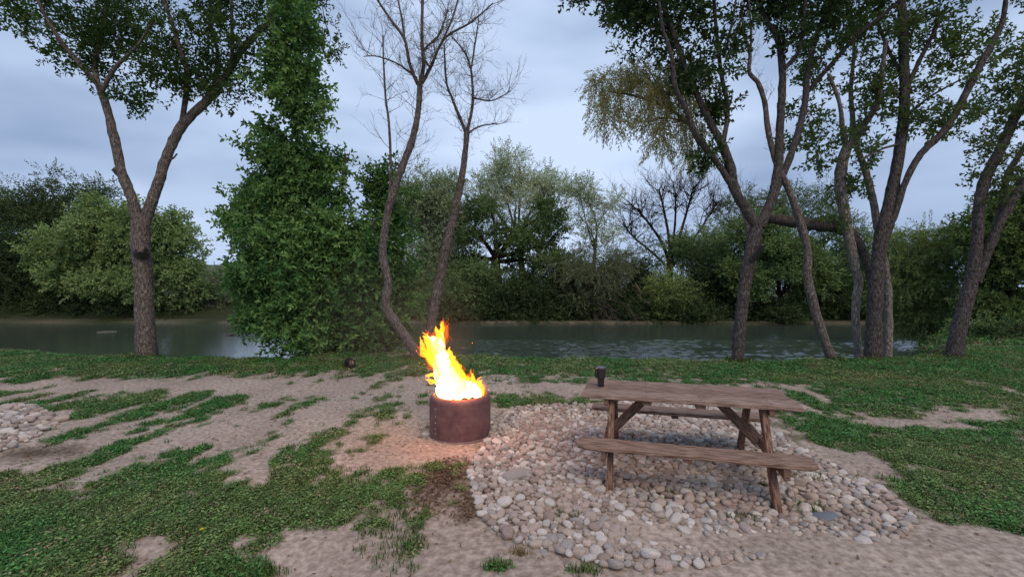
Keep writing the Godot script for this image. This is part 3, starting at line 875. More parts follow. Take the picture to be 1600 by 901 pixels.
	far_tree("light_bush", "light green willow bush right of the dark fork trunk", "bush", 35.6, [1225, 501], [1220, 460], [[1205, 410, 60, 42], [1190, 370, 40, 32], [1260, 430, 45, 38], [1160, 435, 35, 28], [1235, 390, 40, 35]], 0.8, 0.95, 28, "broad", light[0], Color(0.17, 0.25, 0.09), M.bark_far, 1.7, 2.7, 0.25)
	# the dark thicket: one bush after another
	var bushes := [
		[718, 455, 48, 44, 38.0, mid, "dark green bush beside the leafless trunk behind the flames"], [660, 470, 45, 35, 37.5, olive, "brownish bush low behind the flames"], [785, 465, 50, 38, 37.5, dark, "dark bush under the black limbed tree"],
		[845, 455, 45, 45, 37.8, dark, "dark bush between the black limbed tree and the pale tree"], [745, 425, 38, 26, 38.5, mid, "bright topped bush beside the black limbs"], [890, 440, 38, 50, 39.0, mid, "green bush left of the drooping pale bush"],
		[1000, 445, 40, 52, 39.5, dark, "black green bush left of the leafless round tree"], [1045, 462, 40, 36, 37.0, olive, "rounded olive shrub below the leafless round tree"], [1100, 440, 45, 55, 38.5, dark, "dark bush right of the rounded olive shrub"],
		[1140, 465, 40, 36, 37.5, dark, "dark low bush left of the big fork trunk"], [980, 480, 35, 22, 36.8, dark, "low dark bush by the water near the driftwood limbs"], [1290, 455, 50, 48, 37.5, dark, "dark bush behind the slim leaning trunk"],
		[1340, 415, 45, 60, 38.5, mid, "tall green bush behind the clump of trunks"], [1350, 470, 55, 36, 37.0, dark, "dark bush low behind the clump of trunks"], [1410, 470, 45, 36, 37.5, dark, "dark bush at the bend of the river"],
		[880, 480, 40, 20, 36.6, dark, "small bush at the waterline left of the drooping bush"], [720, 488, 40, 14, 36.6, dark, "small bush at the waterline behind the flames"], [1200, 485, 60, 16, 36.6, dark, "small bush at the waterline right of the fork trunk"], [1090, 385, 40, 30, 41.0, mid, "mid green bush crowning the thicket by the leafless tree"],
		[1060, 488, 60, 14, 36.6, dark, "low strip of bush under the olive shrub"], [810, 488, 50, 14, 36.6, dark, "low strip of bush below the black limbed tree"],
	]
	for b in bushes:
		var c: Array = b[5]
		far_tree("thicket_bush", b[6], "bush", b[4], [b[0], 500], [b[0], minf(b[1] + b[3] * 0.5, 492.0)], [[b[0], b[1], b[2], b[3]], [b[0] - b[2] * 0.5, b[1] + b[3] * 0.35, b[2] * 0.6, b[3] * 0.6], [b[0] + b[2] * 0.55, b[1] + b[3] * 0.3, b[2] * 0.6, b[3] * 0.65]], 0.75, 0.95, 24, "fine", c[0], c[1], M.bark_far, 2.0, 3.1, 0.15, 2.5, 0.9, "bushes of the far bank thicket")
	# right bank, nearer
	far_tree("olive_willow", "olive green willow leaning over the water at right", "tree", 20.5, [1495, 545], [1480, 470], [[1445, 385, 45, 35], [1420, 425, 40, 50], [1460, 440, 45, 50], [1440, 490, 40, 38], [1500, 400, 40, 45], [1480, 490, 35, 45], [1400, 395, 25, 30]], 1.7, 0.6, 26, "willow", olive[0], olive[1], M.bark_far, 1.0, 1.6, 0.4, 8.0)
	far_tree("edge_tree", "large green tree filling the right edge behind the thick leaning tree", "tree", 18, [1580, 535], [1580, 450], [[1545, 360, 40, 40], [1590, 340, 45, 50], [1560, 420, 45, 50], [1610, 420, 50, 60], [1570, 480, 50, 45], [1630, 350, 50, 60], [1600, 500, 60, 35], [1525, 470, 25, 45]], 1.9, 0.55, 26, "broad", Color(0.1, 0.16, 0.055), Color(0.2, 0.28, 0.1), M.bark_far, 1.1, 1.8, 0.2, 9.0)
	far_tree("edge_bush", "dark low bush at the foot of the trees at the right edge", "bush", 15.5, [1590, 535], [1590, 520], [[1560, 520, 40, 20], [1620, 515, 50, 28], [1530, 530, 25, 14]], 3.0, 0.35, 22, "broad", dark[0], mid[1], M.bark_far, 0.9, 1.4, 0.1, 3.0)
	# dead limbs hanging over the water
	var mb := MB.new()
	for k in 9:
		var a := at(925 + rnd(-8, 20), 468 + rnd(-10, 10), 36.2)
		twig(mb, a, Vector3(rnd(-0.3, 1.2), rnd(-0.7, 0.1), rnd(0.1, 0.6)).normalized(), rnd(1.6, 3.4), 0.05, 2, -0.3, 3, 0.3)
	var o := part("dead_limbs", mb.mesh(), M.bark_silver, self)
	tag(o, "tangle of bleached dead limbs hanging to the water below the feathery tree", "driftwood")
	mb = MB.new()
	var l := smooth_path([992, 442, 2.4, 1000, 455, 2.2, 1001, 466, 2.0, 1018, 476, 1.4], 36.0, 35.6, 5)
	mb.tube(l[0], l[1], 6)
	tag(part("broken_limb", mb.mesh(), M.bark_silver, self), "short bleached broken limb before the olive shrub", "driftwood")
	mb = MB.new()
	l = smooth_path([336, 528, 1.6, 352, 525, 1.8, 366, 521, 1.4, 372, 518, 0.8], 25.5, 27.0, 4)
	mb.tube(l[0], l[1], 6)
	tag(part("floating_stick", mb.mesh(), M.bark_dark, self), "dark stick poking from the pale water left of the dense tree", "driftwood")
	mb = MB.new()
	l = smooth_path([150, 519, 0.8, 165, 518, 1.2, 182, 518, 0.7], 28.0, 28.6, 5)
	mb.tube(l[0], l[1], 7, 0.3, nf)
	tag(part("floating_log", mb.mesh(), M.bark_pale, self), "pale half sunken log in the dark water at left", "driftwood")


# ---------------------------------------------------------------- lawn cover
func in_ring(x: float, d: float) -> bool:
	return Vector2(x + 0.634, d - 5.48).length() < 0.36


func lawn() -> void:
	var blades := MB.new()
	for k in 11:
		var a := rng.randf() * TAU
		var b := Vector3(rnd(-0.045, 0.045), 0, rnd(-0.045, 0.045))
		var h := rnd(0.035, 0.075)
		var lean := Vector3(cos(a), 0, sin(a)) * h * rnd(0.3, 0.9)
		var w := Vector3(-sin(a), 0, cos(a)) * rnd(0.0022, 0.004)
		var m := b + Vector3(0, h * 0.6, 0) + lean * 0.4
		var tip := b + Vector3(0, h, 0) + lean
		blades.tint = Color.WHITE * rnd(0.75, 1.3)
		var nn := (Vector3(cos(a), 1.2, sin(a))).normalized()
		blades.tri(b - w, b + w, m + w * 0.8, nn, nn, nn)
		blades.tri(b - w, m + w * 0.8, m - w * 0.8, nn, nn, nn)
		blades.tri(m - w * 0.8, m + w * 0.8, tip, nn, nn, nn)
	var herb := MB.new()
	for k in 16:
		var a := rng.randf() * TAU
		var b := Vector3(rnd(-0.06, 0.06), rnd(0.012, 0.042), rnd(-0.06, 0.06))
		var dir := Vector3(cos(a), rnd(-0.1, 0.5), sin(a)).normalized()
		var ac := dir.cross(Vector3.UP + rdir() * 0.4).normalized()
		var l := rnd(0.016, 0.032)
		var w := l * rnd(0.3, 0.45)
		var nn := ac.cross(dir).normalized()
		if nn.y < 0.0: nn = -nn
		herb.tint = Color.WHITE * rnd(0.7, 1.3)
		herb.flat([b, b + dir * l * 0.5 + ac * w + nn * w * 0.3, b + dir * l], nn)
		herb.flat([b, b + dir * l, b + dir * l * 0.5 - ac * w + nn * w * 0.3], nn)
	var bm := blades.mesh()
	var hm := herb.mesh()
	var w1: Array[Transform3D] = []
	var w2: Array[Transform3D] = []
	var c1 := PackedColorArray()
	var c2 := PackedColorArray()
	for zone in [[2.2, 5.2, 125000], [5.2, 8.5, 110000], [8.5, 13.5, 92000], [13.5, 24.0, 34000]]:
		for k in zone[2]:
			var d: float = sqrt(rng.randf_range(zone[0] * zone[0], zone[1] * zone[1]))
			var x := rnd(-1.7, 1.7) * d
			if d > 13.5 and x < 9.0: continue
			var g := cover(x, d) if d < 13.5 else 0.9
			if g < 0.03 or rng.randf() > 0.8 * pow(g, 2.1): continue
			if in_ring(x, d): continue
			var bed := rock_density(x, d)
			if bed > 0.2 and rng.randf() > 0.03: continue
			var y := height(x, d)
			if y < -0.95: continue
			var s := rnd(0.4, 0.95) * (0.55 + 0.55 * g) * (1.0 if d < 5.2 else 1.25 if d < 8.5 else 1.7 if d < 13.5 else 3.6)
			var bs := Basis(Vector3.UP, rng.randf() * TAU).scaled(Vector3(s, s * rnd(0.6, 1.3) * (1.0 if d < 5.2 else 0.85), s))
			var dry := clampf(0.42 - 0.25 * g + 0.9 * nz.get_noise_2d(x * 1.3 + 70.0, d * 1.3) + 0.5 * smoothstep(2.4, 0.3, Vector2(x + 0.8, d - 4.6).length()), 0.0, 1.0)
			var col := Color(0.085, 0.24, 0.066).lerp(Color(0.25, 0.295, 0.12), dry) * rnd(0.65, 1.3)
			if rng.randf() < 0.07: col = Color(0.36, 0.31, 0.19) * rnd(0.7, 1.1)
			var tf := Transform3D(bs, Vector3(x, y - 0.004, -d))
			if rng.randf() < 0.42:
				w2.append(tf); c2.append(col)
			else:
				w1.append(tf); c1.append(col)
	tag(scatter("grass", bm, M.grass, self, w1, c1), "short patchy grass on the sandy lawn", "grass", "", "stuff")
	tag(scatter("clover_weeds", hm, M.grass, self, w2, c2), "small leaved weeds growing among the grass", "weeds", "", "stuff")
	# long tufts at the front
	var w3: Array[Transform3D] = []
	var c3 := PackedColorArray()
	for q in [[-1.76, 2.82, 0.22, 0.09, 90], [-1.5, 2.78, 0.12, 0.06, 30], [-0.9, 3.35, 0.26, 0.45, 60], [-0.72, 2.95, 0.16, 0.24, 30], [-0.1, 2.78, 0.08, 0.04, 20], [0.06, 2.93, 0.06, 0.03, 14], [0.45, 2.76, 0.1, 0.04, 16], [-3.2, 2.9, 0.7, 0.4, 160], [-1.7, 4.0, 0.5, 0.5, 160], [0.35, 6.6, 0.6, 0.3, 70], [2.25, 3.9, 0.1, 0.07, 14], [2.35, 3.55, 0.14, 0.08, 18], [1.25, 3.75, 0.2, 0.12, 26], [1.75, 3.4, 0.12, 0.08, 12], [0.42, 3.4, 0.1, 0.07, 12], [2.7, 4.15, 0.16, 0.1, 16]]:
		for k in q[4]:
			var o := Vector2.from_angle(rng.randf() * TAU) * sqrt(rng.randf())
			var x: float = q[0] + o.x * q[2]
			var d: float = q[1] + o.y * q[3]
			var s := rnd(0.45, 0.85)
			w3.append(Transform3D(Basis(Vector3.UP, rng.randf() * TAU).scaled(Vector3(s, s * rnd(0.9, 1.4), s)), Vector3(x, height(x, d), -d)))
			c3.append(Color(0.08, 0.2, 0.045).lerp(Color(0.2, 0.26, 0.09), rng.randf()) if q[1] != 2.93 else Color(0.42, 0.36, 0.2))
	for f in feet:
		if f.z < -14.5: continue
		for k in 60:
			var o: Vector2 = Vector2.from_angle(rng.randf() * TAU) * (f.y * rnd(0.95, 1.5) + 0.02)
			var x: float = f.x + o.x
			var d: float = -f.z + o.y
			var s := rnd(1.0, 2.4)
			w3.append(Transform3D(Basis(Vector3.UP, rng.randf() * TAU).scaled(Vector3(s, s * rnd(0.8, 1.5), s)), Vector3(x, height(x, d), -d)))
			c3.append(Color(0.07, 0.17, 0.045).lerp(Color(0.22, 0.25, 0.1), rng.randf()))
	tag(scatter("long_grass", bm, M.grass, self, w3, c3), "longer tufts of grass standing out of the sand", "grass", "", "stuff")
	# dead leaves and wood crumbs
	var lm := MB.new()
	lm.flat([Vector3(-0.012, 0, 0), Vector3(0, 0.004, 0.006), Vector3(0.014, 0.002, 0)], Vector3.UP)
	lm.flat([Vector3(-0.012, 0, 0), Vector3(0.014, 0.002, 0), Vector3(0, 0.003, -0.006)], Vector3.UP)
	var w4: Array[Transform3D] = []
	var c4 := PackedColorArray()
	for k in 34000:
		var d := sqrt(rng.randf_range(6.0, 60.0))
		var x := rnd(-1.2, 1.2) * d
		var mm := mulch(x, d) if d < 6.0 else 0.0
		if rng.randf() > 0.09 + mm * 0.9: continue
		var s := rnd(0.5, 1.6)
		w4.append(Transform3D(Basis.from_euler(Vector3(rnd(-0.5, 0.5), rng.randf() * TAU, rnd(-0.5, 0.5))).scaled(Vector3(s, s, s)), Vector3(x, height(x, d) + 0.006, -d)))
		c4.append(Color(0.1, 0.065, 0.04).lerp(Color(0.26, 0.18, 0.11), rng.randf()))
	for k in 3200:
		var o := Vector2.from_angle(rng.randf() * TAU) * sqrt(rng.randf())
		var x := -0.55 + o.x * 0.4
		var d := 3.95 + o.y * 0.75
		if rng.randf() > mulch(x, d): continue
		var s := rnd(0.6, 1.8)
		w4.append(Transform3D(Basis.from_euler(Vector3(rnd(-0.6, 0.6), rng.randf() * TAU, rnd(-0.6, 0.6))).scaled(Vector3(s, s, s)), Vector3(x, height(x, d) + 0.008, -d)))
		c4.append(Color(0.07, 0.045, 0.03).lerp(Color(0.2, 0.13, 0.08), rng.randf()))
	tag(scatter("leaf_litter", lm.mesh(), M.grass, self, w4, c4), "dead brown leaves and wood crumbs on the sand", "leaf litter", "", "stuff")
	# one yellow dandelion in the weeds
	var f := thing("dandelion", "single yellow dandelion in the weeds at lower left", "flower", Vector3(-2.16, height(-2.16, 3.12), -3.12))
	var st := MB.new()
	st.tube(PackedVector3Array([Vector3.ZERO, Vector3(0.004, 0.04, 0), Vector3(0.002, 0.07, 0.004)]), PackedFloat32Array([0.0022, 0.002, 0.002]), 5)
	part("stem", st.mesh(), mat(Color(0.1, 0.2, 0.05)), f)
	var pt := MB.new()
	for k in 26:
		var a := k * 2.4
		var e := 0.15 + 0.9 * k / 26.0
		var dir := Vector3(cos(a) * cos(e), sin(e), sin(a) * cos(e))
		var ac := Vector3(-sin(a), 0, cos(a)) * 0.003
		pt.flat([Vector3(0.002, 0.07, 0.004) - ac, Vector3(0.002, 0.07, 0.004) + ac, Vector3(0.002, 0.07, 0.004) + dir * 0.017], Vector3.UP)
	part("petals", pt.mesh(), mat(Color(0.75, 0.6, 0.04)), f)


# ---------------------------------------------------------------- river rocks
var bed_poly := PackedVector2Array()
var pile_poly := PackedVector2Array()


func rock_density(x: float, d: float) -> float:
	if bed_poly.is_empty():
		for q in [[768, 652], [800, 640], [905, 634], [1000, 628], [1110, 634], [1215, 650], [1265, 680], [1330, 718], [1385, 757], [1432, 815], [1405, 845], [1300, 850], [1180, 872], [1060, 887], [1020, 896], [960, 888], [890, 874], [800, 852], [757, 815], [735, 770], [733, 735], [748, 705], [764, 684]]:
			bed_poly.append(gnd(q[0], q[1]))
		for q in [[-160, 640], [20, 634], [60, 640], [98, 660], [80, 674], [48, 690], [0, 708], [-160, 740]]:
			pile_poly.append(gnd(q[0], q[1]))
	var p := Vector2(x, d)
	if Geometry2D.is_point_in_polygon(p, bed_poly):
		var s := 1.0
		for q in [[0.55, 3.85, 0.3, 0.3, 0.8], [1.35, 3.1, 0.9, 0.2, 0.85], [2.15, 3.1, 0.6, 0.25, 0.75], [0.9, 3.35, 0.35, 0.2, 0.7], [1.9, 3.5, 0.4, 0.15, 0.55], [0.75, 4.6, 0.4, 0.3, 0.5], [0.35, 5.6, 0.45, 0.5, 0.6], [1.2, 5.8, 0.8, 0.5, 0.5], [0.3, 4.7, 0.3, 0.3, 0.3], [2.75, 4.0, 0.25, 0.25, 0.6], [1.6, 4.2, 0.6, 0.3, 0.35], [2.5, 3.5, 0.35, 0.2, 0.4]]:
			s -= q[4] * exp(-pow((x - q[0]) / q[2], 2.0) - pow((d - q[1]) / q[3], 2.0))
		s -= 0.45 * maxf(0.0, nf.get_noise_2d(x * 0.7 + 5.0, d * 0.7)) * smoothstep(0.0, 0.9, x)
		return clampf(s, 0.0, 1.0)
	if Geometry2D.is_point_in_polygon(p, pile_poly):
		return 0.9
	return 0.0


func rock_mesh(sd: int, flatness: float) -> ArrayMesh:
	var n := FastNoiseLite.new()
	n.seed = sd
	n.frequency = 0.75
	n.fractal_octaves = 3
	var rings := 11
	var seg := 16
	var cuts := []
	var rg := RandomNumberGenerator.new()
	rg.seed = sd
	for k in 11:
		var z := rg.randf_range(-1.0, 1.0)
		var a := rg.randf() * TAU
		cuts.append([Vector3(sqrt(1.0 - z * z) * cos(a), z, sqrt(1.0 - z * z) * sin(a)), rg.randf_range(0.68, 0.98)])
	var mb := MB.new()
	var sx := 1.0 + 0.3 * n.get_noise_1d(sd * 3.1)
	for j in rings + 1:
		var el := PI * (float(j) / rings - 0.5)
		for k in seg:
			var az := TAU * k / seg
			var p := Vector3(cos(az) * cos(el), sin(el), sin(az) * cos(el))
			var b := p.sign() * Vector3(pow(absf(p.x), 0.85), pow(absf(p.y), 0.85), pow(absf(p.z), 0.85))
			var r := 1.02 + 0.22 * n.get_noise_3dv(p * 1.3)
			for q in cuts:
				var f: float = p.dot(q[0])
				if f > 0.05: r = minf(r, q[1] / f + 0.03)
			mb.v.append(Vector3(b.x * r * sx, b.y * r * flatness, b.z * r * (2.0 - sx) * 0.88))
			mb.n.append(p)
			mb.c.append(Color.WHITE)
	for j in rings:
		for k in seg:
			var a := j * seg + k
			var b := j * seg + (k + 1) % seg
			mb.i.append_array(PackedInt32Array([a, b, a + seg, b, b + seg, a + seg]))
	# smooth normals from the faces
	var acc := PackedVector3Array()
	acc.resize(mb.v.size())
	for t in mb.i.size() / 3:
		var fn := (mb.v[mb.i[t * 3 + 2]] - mb.v[mb.i[t * 3]]).cross(mb.v[mb.i[t * 3 + 1]] - mb.v[mb.i[t * 3]])
		for q in 3: acc[mb.i[t * 3 + q]] += fn
	for j in [0, rings]:
		var s := Vector3.ZERO
		for k in seg: s += acc[j * seg + k]
		for k in seg: acc[j * seg + k] = s
	for k in acc.size(): mb.n[k] = acc[k].normalized() if acc[k].length() > 0.0 else mb.n[k]
	return mb.mesh()


func rocks() -> void:
	rock_density(0, 0)
	var shapes := []
	for k in 10: shapes.append(rock_mesh(40 + k, [0.62, 0.52, 0.72, 0.46, 0.6][k % 5]))
	var tones := [
		["white", Color(0.86, 0.84, 0.8)], ["pale grey", Color(0.74, 0.72, 0.69)], ["tan", Color(0.64, 0.57, 0.5)], ["brown", Color(0.44, 0.37, 0.33)],
		["grey", Color(0.5, 0.48, 0.465)], ["pinkish", Color(0.62, 0.53, 0.485)], ["grey brown", Color(0.56, 0.5, 0.455)],
	]
	var mats := []
	for t in tones:
		mats.append(textured(mat(t[1], 0.85), M.stone_speck, M.stone_speck_n, Vector3(4, 4, 4)))
	var all := []
	var cells := {}
	# hand placed ones: px, py, radius px, tone, label
	for q in [[1015, 868, 15, 0, "largest bright white rock at the front edge of the rock bed"], [1290, 806, 17, 4, "flat dark blue grey rock right of the front table foot"], [683, 676, 10, 2, "tan rock against the left foot of the fire ring"], [666, 677, 7, 1, "pale rock just left of the tan rock by the fire ring"], [806, 748, 14, 4, "long grey rock lying across the left side of the rock bed"], [788, 788, 12, 0, "blocky white rock in the left part of the rock bed"], [712, 688, 5, 1, "small pale rock at the front foot of the fire ring"], [730, 688, 6, 1, "second small pale rock at the front foot of the fire ring"], [748, 684, 6, 0, "whitish rock at the right foot of the fire ring"], [852, 868, 9, 4, "speckled grey rock at the front left corner of the bed"], [1265, 745, 13, 0, "white rock beneath the right end of the near bench"]]:
		var g := gnd(q[0], q[1])
		all.append([g.x, g.y, q[2] * g.y / FOCAL, q[3], q[4]])
	var place := func(lo: float, hi: float, tries: int, gap: float, power: float):
		for k in tries:
			var left := rng.randf() < 0.12
			var x := rnd(-9.5, -5.3) if left else rnd(-0.75, 3.2)
			var d := rnd(4.6, 7.0) if left else rnd(2.72, 6.9)
			var den := rock_density(x, d)
			if rng.randf() > den: continue
			if in_ring(x, d): continue
			var r := lerpf(lo, hi, pow(rng.randf(), power))
			if left: r *= 1.25
			var ok := true
			var cx := int(floor(x / 0.16))
			var cd := int(floor(d / 0.16))
			for i in range(cx - 1, cx + 2):
				for j in range(cd - 1, cd + 2):
					for o in cells.get(Vector2i(i, j), []):
						var e: Array = o
						var need: float = gap * (e[2] + r)
						if (x - e[0]) * (x - e[0]) + (d - e[1]) * (d - e[1]) < need * need:
							ok = false
							break
			if not ok: continue
			var rec := [x, d, r, -1, ""]
			all.append(rec)
			var key := Vector2i(cx, cd)
			if not cells.has(key): cells[key] = []
			cells[key].append(rec)
	for e in all:
		var key := Vector2i(int(floor(e[0] / 0.16)), int(floor(e[1] / 0.16)))
		if not cells.has(key): cells[key] = []
		cells[key].append(e)
	place.call(0.03, 0.055, 11000, 0.8, 2.0)
	place.call(0.016, 0.036, 26000, 0.78, 1.0)
	var few := func(a, b): return a[2] / a[1] * (9.0 if a[4] else 1.0) > b[2] / b[1] * (9.0 if b[4] else 1.0)
	all.sort_custom(few)
	var named := {}
	var where: Array[Transform3D] = []
	var tint := PackedColorArray()
	for k in all.size():
		var e: Array = all[k]
		var x: float = e[0]
		var d: float = e[1]
		var r: float = e[2]
		var den := rock_density(x, d)
		var tone: int = e[3]
		if tone < 0:
			var u := rng.randf()
			tone = 0 if u < 0.08 else 1 if u < 0.28 else 2 if u < 0.45 else 3 if u < 0.58 else 4 if u < 0.72 else 5 if u < 0.84 else 6
		var sink := lerpf(-0.28, 0.3, clampf(den + rnd(-0.3, 0.3), 0.0, 1.0))
		var b := Basis.from_euler(Vector3(rnd(-0.35, 0.35), rng.randf() * TAU, rnd(-0.35, 0.35))).scaled(Vector3(r, r, r) * 1.08)
		if e[4] and e[4].begins_with("long"): b = Basis.from_euler(Vector3(0, 0.5, 0)) * Basis.from_scale(Vector3(r * 1.9, r, r))
		if e[4] and e[4].begins_with("flat"): b = Basis.from_euler(Vector3(0.1, 0.2, 0)) * Basis.from_scale(Vector3(r * 1.4, r * 0.5, r * 0.9))
		var tf := Transform3D(b, Vector3(x, height(x, d) + r * sink + 0.01 * den, -d))
		if k < 300:
			var o := MeshInstance3D.new()
			o.name = numbered("river_rock")
			o.mesh = shapes[k % 10]
			o.material_override = mats[tone] if e[4] == "" or not e[4].begins_with("flat") else mat(Color(0.15, 0.17, 0.2), 0.7)
			o.transform = tf
			add_child(o)
			if e[4]:
				tag(o, e[4], "rock", "river rocks")
			else:
				var zone := "in the left edge heap" if x < -4.0 else "on the rock bed's left rim" if x < 0.25 and d > 3.9 else "at the rock bed's front left" if x < 0.45 else "under the picnic table" if d > 3.6 and x < 2.3 else "before the near bench" if x < 1.9 else "at the rock bed's right end"
				var size := "large" if r > 0.056 else "middling" if r > 0.046 else "small"
				var key := "%s %s rocks %s" % [size, tones[tone][0], zone]
				if not named.has(key): named[key] = []
				named[key].append([x / d, o, "%s %s rounded rock %s" % [size, tones[tone][0], zone]])
		else:
			where.append(tf)
			var v := rnd(0.85, 1.15)
			tint.append(Color(tones[tone][1].r * v, tones[tone][1].g * v, tones[tone][1].b * v))
	var nth := ["leftmost", "second from left", "third from left", "fourth from left", "fifth from left", "sixth from left", "seventh from left", "eighth from left", "ninth from left", "tenth from left", "eleventh from left", "twelfth from left", "thirteenth from left", "fourteenth from left", "fifteenth from left", "sixteenth from left"]
	for key in named:
		var row: Array = named[key]
		row.sort_custom(func(a, b): return a[0] < b[0])
		for k in row.size():
			var label: String = row[k][2] if row.size() == 1 else "%s of the %s" % [nth[mini(k, 15)] if k < row.size() - 1 else "rightmost", key]
			tag(row[k][1], label, "rock", "river rocks")
	# smaller gravel between
	for k in 5200:
		var left := rng.randf() < 0.12
		var x := rnd(-9.5, -5.3) if left else rnd(-0.75, 3.2)
		var d := rnd(4.6, 7.0) if left else rnd(2.72, 6.9)
		var den := rock_density(x, d)
		if den < 0.05 or rng.randf() > 0.35 + 0.65 * den or in_ring(x, d): continue
		var r := rnd(0.007, 0.022)
		where.append(Transform3D(Basis.from_euler(Vector3(rnd(-1, 1), rng.randf() * TAU, 0)).scaled(Vector3(r, r, r)), Vector3(x, height(x, d) + r * 0.3, -d)))
		var tc: Color = tones[rng.randi() % 7][1]
		tint.append(tc)
	tag(scatter("gravel", shapes[2], M.stone_any, self, where, tint), "smaller river stones filling the rock bed", "gravel", "", "stuff")


# ---------------------------------------------------------------- fire ring and flames
func fire_ring() -> void:
	var c := Vector3(-0.634, 0, -5.48)
	c.y = height(c.x, 5.48) - 0.01
	var o := thing("fire_ring", "round rusty steel fire ring with flames rising out of it", "fire pit", c)
	var seg := 120
	var prof := [Vector2(0.366, 0.012), Vector2(0.369, 0.1), Vector2(0.37, 0.2), Vector2(0.37, 0.3), Vector2(0.37, 0.34), Vector2(0.369, 0.43), Vector2(0.36, 0.47), Vector2(0.344, 0.49), Vector2(0.326, 0.497), Vector2(0.316, 0.492), Vector2(0.312, 0.478), Vector2(0.33, 0.43), Vector2(0.345, 0.3), Vector2(0.345, 0.02)]
	var mb := MB.new()
	mb.lathe(prof, seg, Vector3.ZERO)
	for k in mb.v.size():
		var q := mb.v[k]
		mb.v[k] += mb.n[k] * 0.006 * nf.get_noise_3d(q.x * 2.2, q.y * 2.2, q.z * 2.2)
	part("wall", mb.mesh(), M.steel, o)
	mb = MB.new()
	mb.lathe([Vector2(0.372, 0.0), Vector2(0.395, 0.0), Vector2(0.398, 0.012), Vector2(0.39, 0.02), Vector2(0.371, 0.022)], 96, Vector3.ZERO)
	part("base_flange", mb.mesh(), M.steel_pale, o)
	# riveted lap strip, towards the left of the side that faces the lawn
	var a0 := deg_to_rad(133.0)
	mb = MB.new()
	for k in 4:
		var p := PackedVector3Array()
		for s in 2:
			pass
	for k in 6:
		var b0 := a0 + deg_to_rad(-5.5 + k * 11.0 / 6.0)
		var b1 := a0 + deg_to_rad(-5.5 + (k + 1) * 11.0 / 6.0)
		var r := 0.3765
		var q := [Vector3(cos(b0) * r, 0.02, sin(b0) * r), Vector3(cos(b1) * r, 0.02, sin(b1) * r), Vector3(cos(b1) * r, 0.435, sin(b1) * r), Vector3(cos(b0) * r, 0.435, sin(b0) * r)]
		mb.flat(q, Vector3(cos(b0), 0, sin(b0)))
	for b in [a0 - deg_to_rad(5.5), a0 + deg_to_rad(5.5)]:
		var e := Vector3(cos(b), 0, sin(b))
		mb.flat([e * 0.366 + Vector3(0, 0.02, 0), e * 0.3765 + Vector3(0, 0.02, 0), e * 0.3765 + Vector3(0, 0.435, 0), e * 0.366 + Vector3(0, 0.435, 0)], Vector3(-sin(b), 0, cos(b)) * (1.0 if b > a0 else -1.0))
	part("lap_strip", mb.mesh(), M.steel, o)
	var seam := MB.new()
	var b2 := deg_to_rad(104.0)
	seam.tube(PackedVector3Array([Vector3(cos(b2) * 0.369, 0.02, sin(b2) * 0.369), Vector3(cos(b2) * 0.3705, 0.25, sin(b2) * 0.3705), Vector3(cos(b2) * 0.368, 0.43, sin(b2) * 0.368)]), PackedFloat32Array([0.003, 0.003, 0.003]), 5)
	part("weld_seam", seam.mesh(), M.steel, o)
	var rv := MB.new()
	rv.lathe([Vector2(0.0085, 0), Vector2(0.008, 0.004), Vector2(0.005, 0.006), Vector2(0.0005, 0.009)], 10, Vector3.ZERO)
	var rm := rv.mesh()
	for k in 5:
		var e := Vector3(cos(a0), 0, sin(a0))
		part("bolt", rm, M.bolt, o, Transform3D(Basis(Vector3(-sin(a0), 0, cos(a0)), e, Vector3.DOWN).orthonormalized(), e * 0.3765 + Vector3(0, [0.09, 0.148, 0.215, 0.285, 0.375][k], 0)))
	# charred logs and ash inside
	mb = MB.new()
	mb.lathe([Vector2(0.34, 0.3), Vector2(0.25, 0.33), Vector2(0.12, 0.35), Vector2(0.001, 0.36)], 40, Vector3.ZERO)
	part("ash_bed", mb.mesh(), M.char, o)
	for k in 7:
		var a := k * 0.9 + 0.3
		var lg := thing("burning_log", ["charred log leaning across the flames at the back of the fire ring", "charred log lying under the flames in the fire ring", "blackened split log poking out at the right of the fire ring", "blackened stick at the front of the flames", "charred branch end at the left of the fire ring", "short charred log in the heart of the fire", "thin charred stick at the right rim of the fire ring"][k], "log", c + Vector3(0, 0.4, 0))
		mb = MB.new()
		var e := Vector3(cos(a), 0, sin(a)) * 0.25
		mb.tube(PackedVector3Array([-e + Vector3(0, -0.03, 0), Vector3(rnd(-0.04, 0.04), 0.02, rnd(-0.04, 0.04)), e + Vector3(0, rnd(0.02, 0.09), 0)]), PackedFloat32Array([0.03, 0.034, 0.022]) if k < 4 else PackedFloat32Array([0.012, 0.011, 0.007]), 8, 0.4, nf, true)
		part("wood", mb.mesh(), M.char, lg)


func glow(col: Color, energy: float, alpha: float) -> StandardMaterial3D:
	var m := StandardMaterial3D.new()
	m.albedo_color = Color(0, 0, 0, alpha)
	m.roughness = 1.0
	m.metallic_specular = 0.0
	if alpha < 1.0: m.transparency = BaseMaterial3D.TRANSPARENCY_ALPHA
	m.emission_enabled = true
	m.emission = col
	m.emission_energy_multiplier = energy
	return m


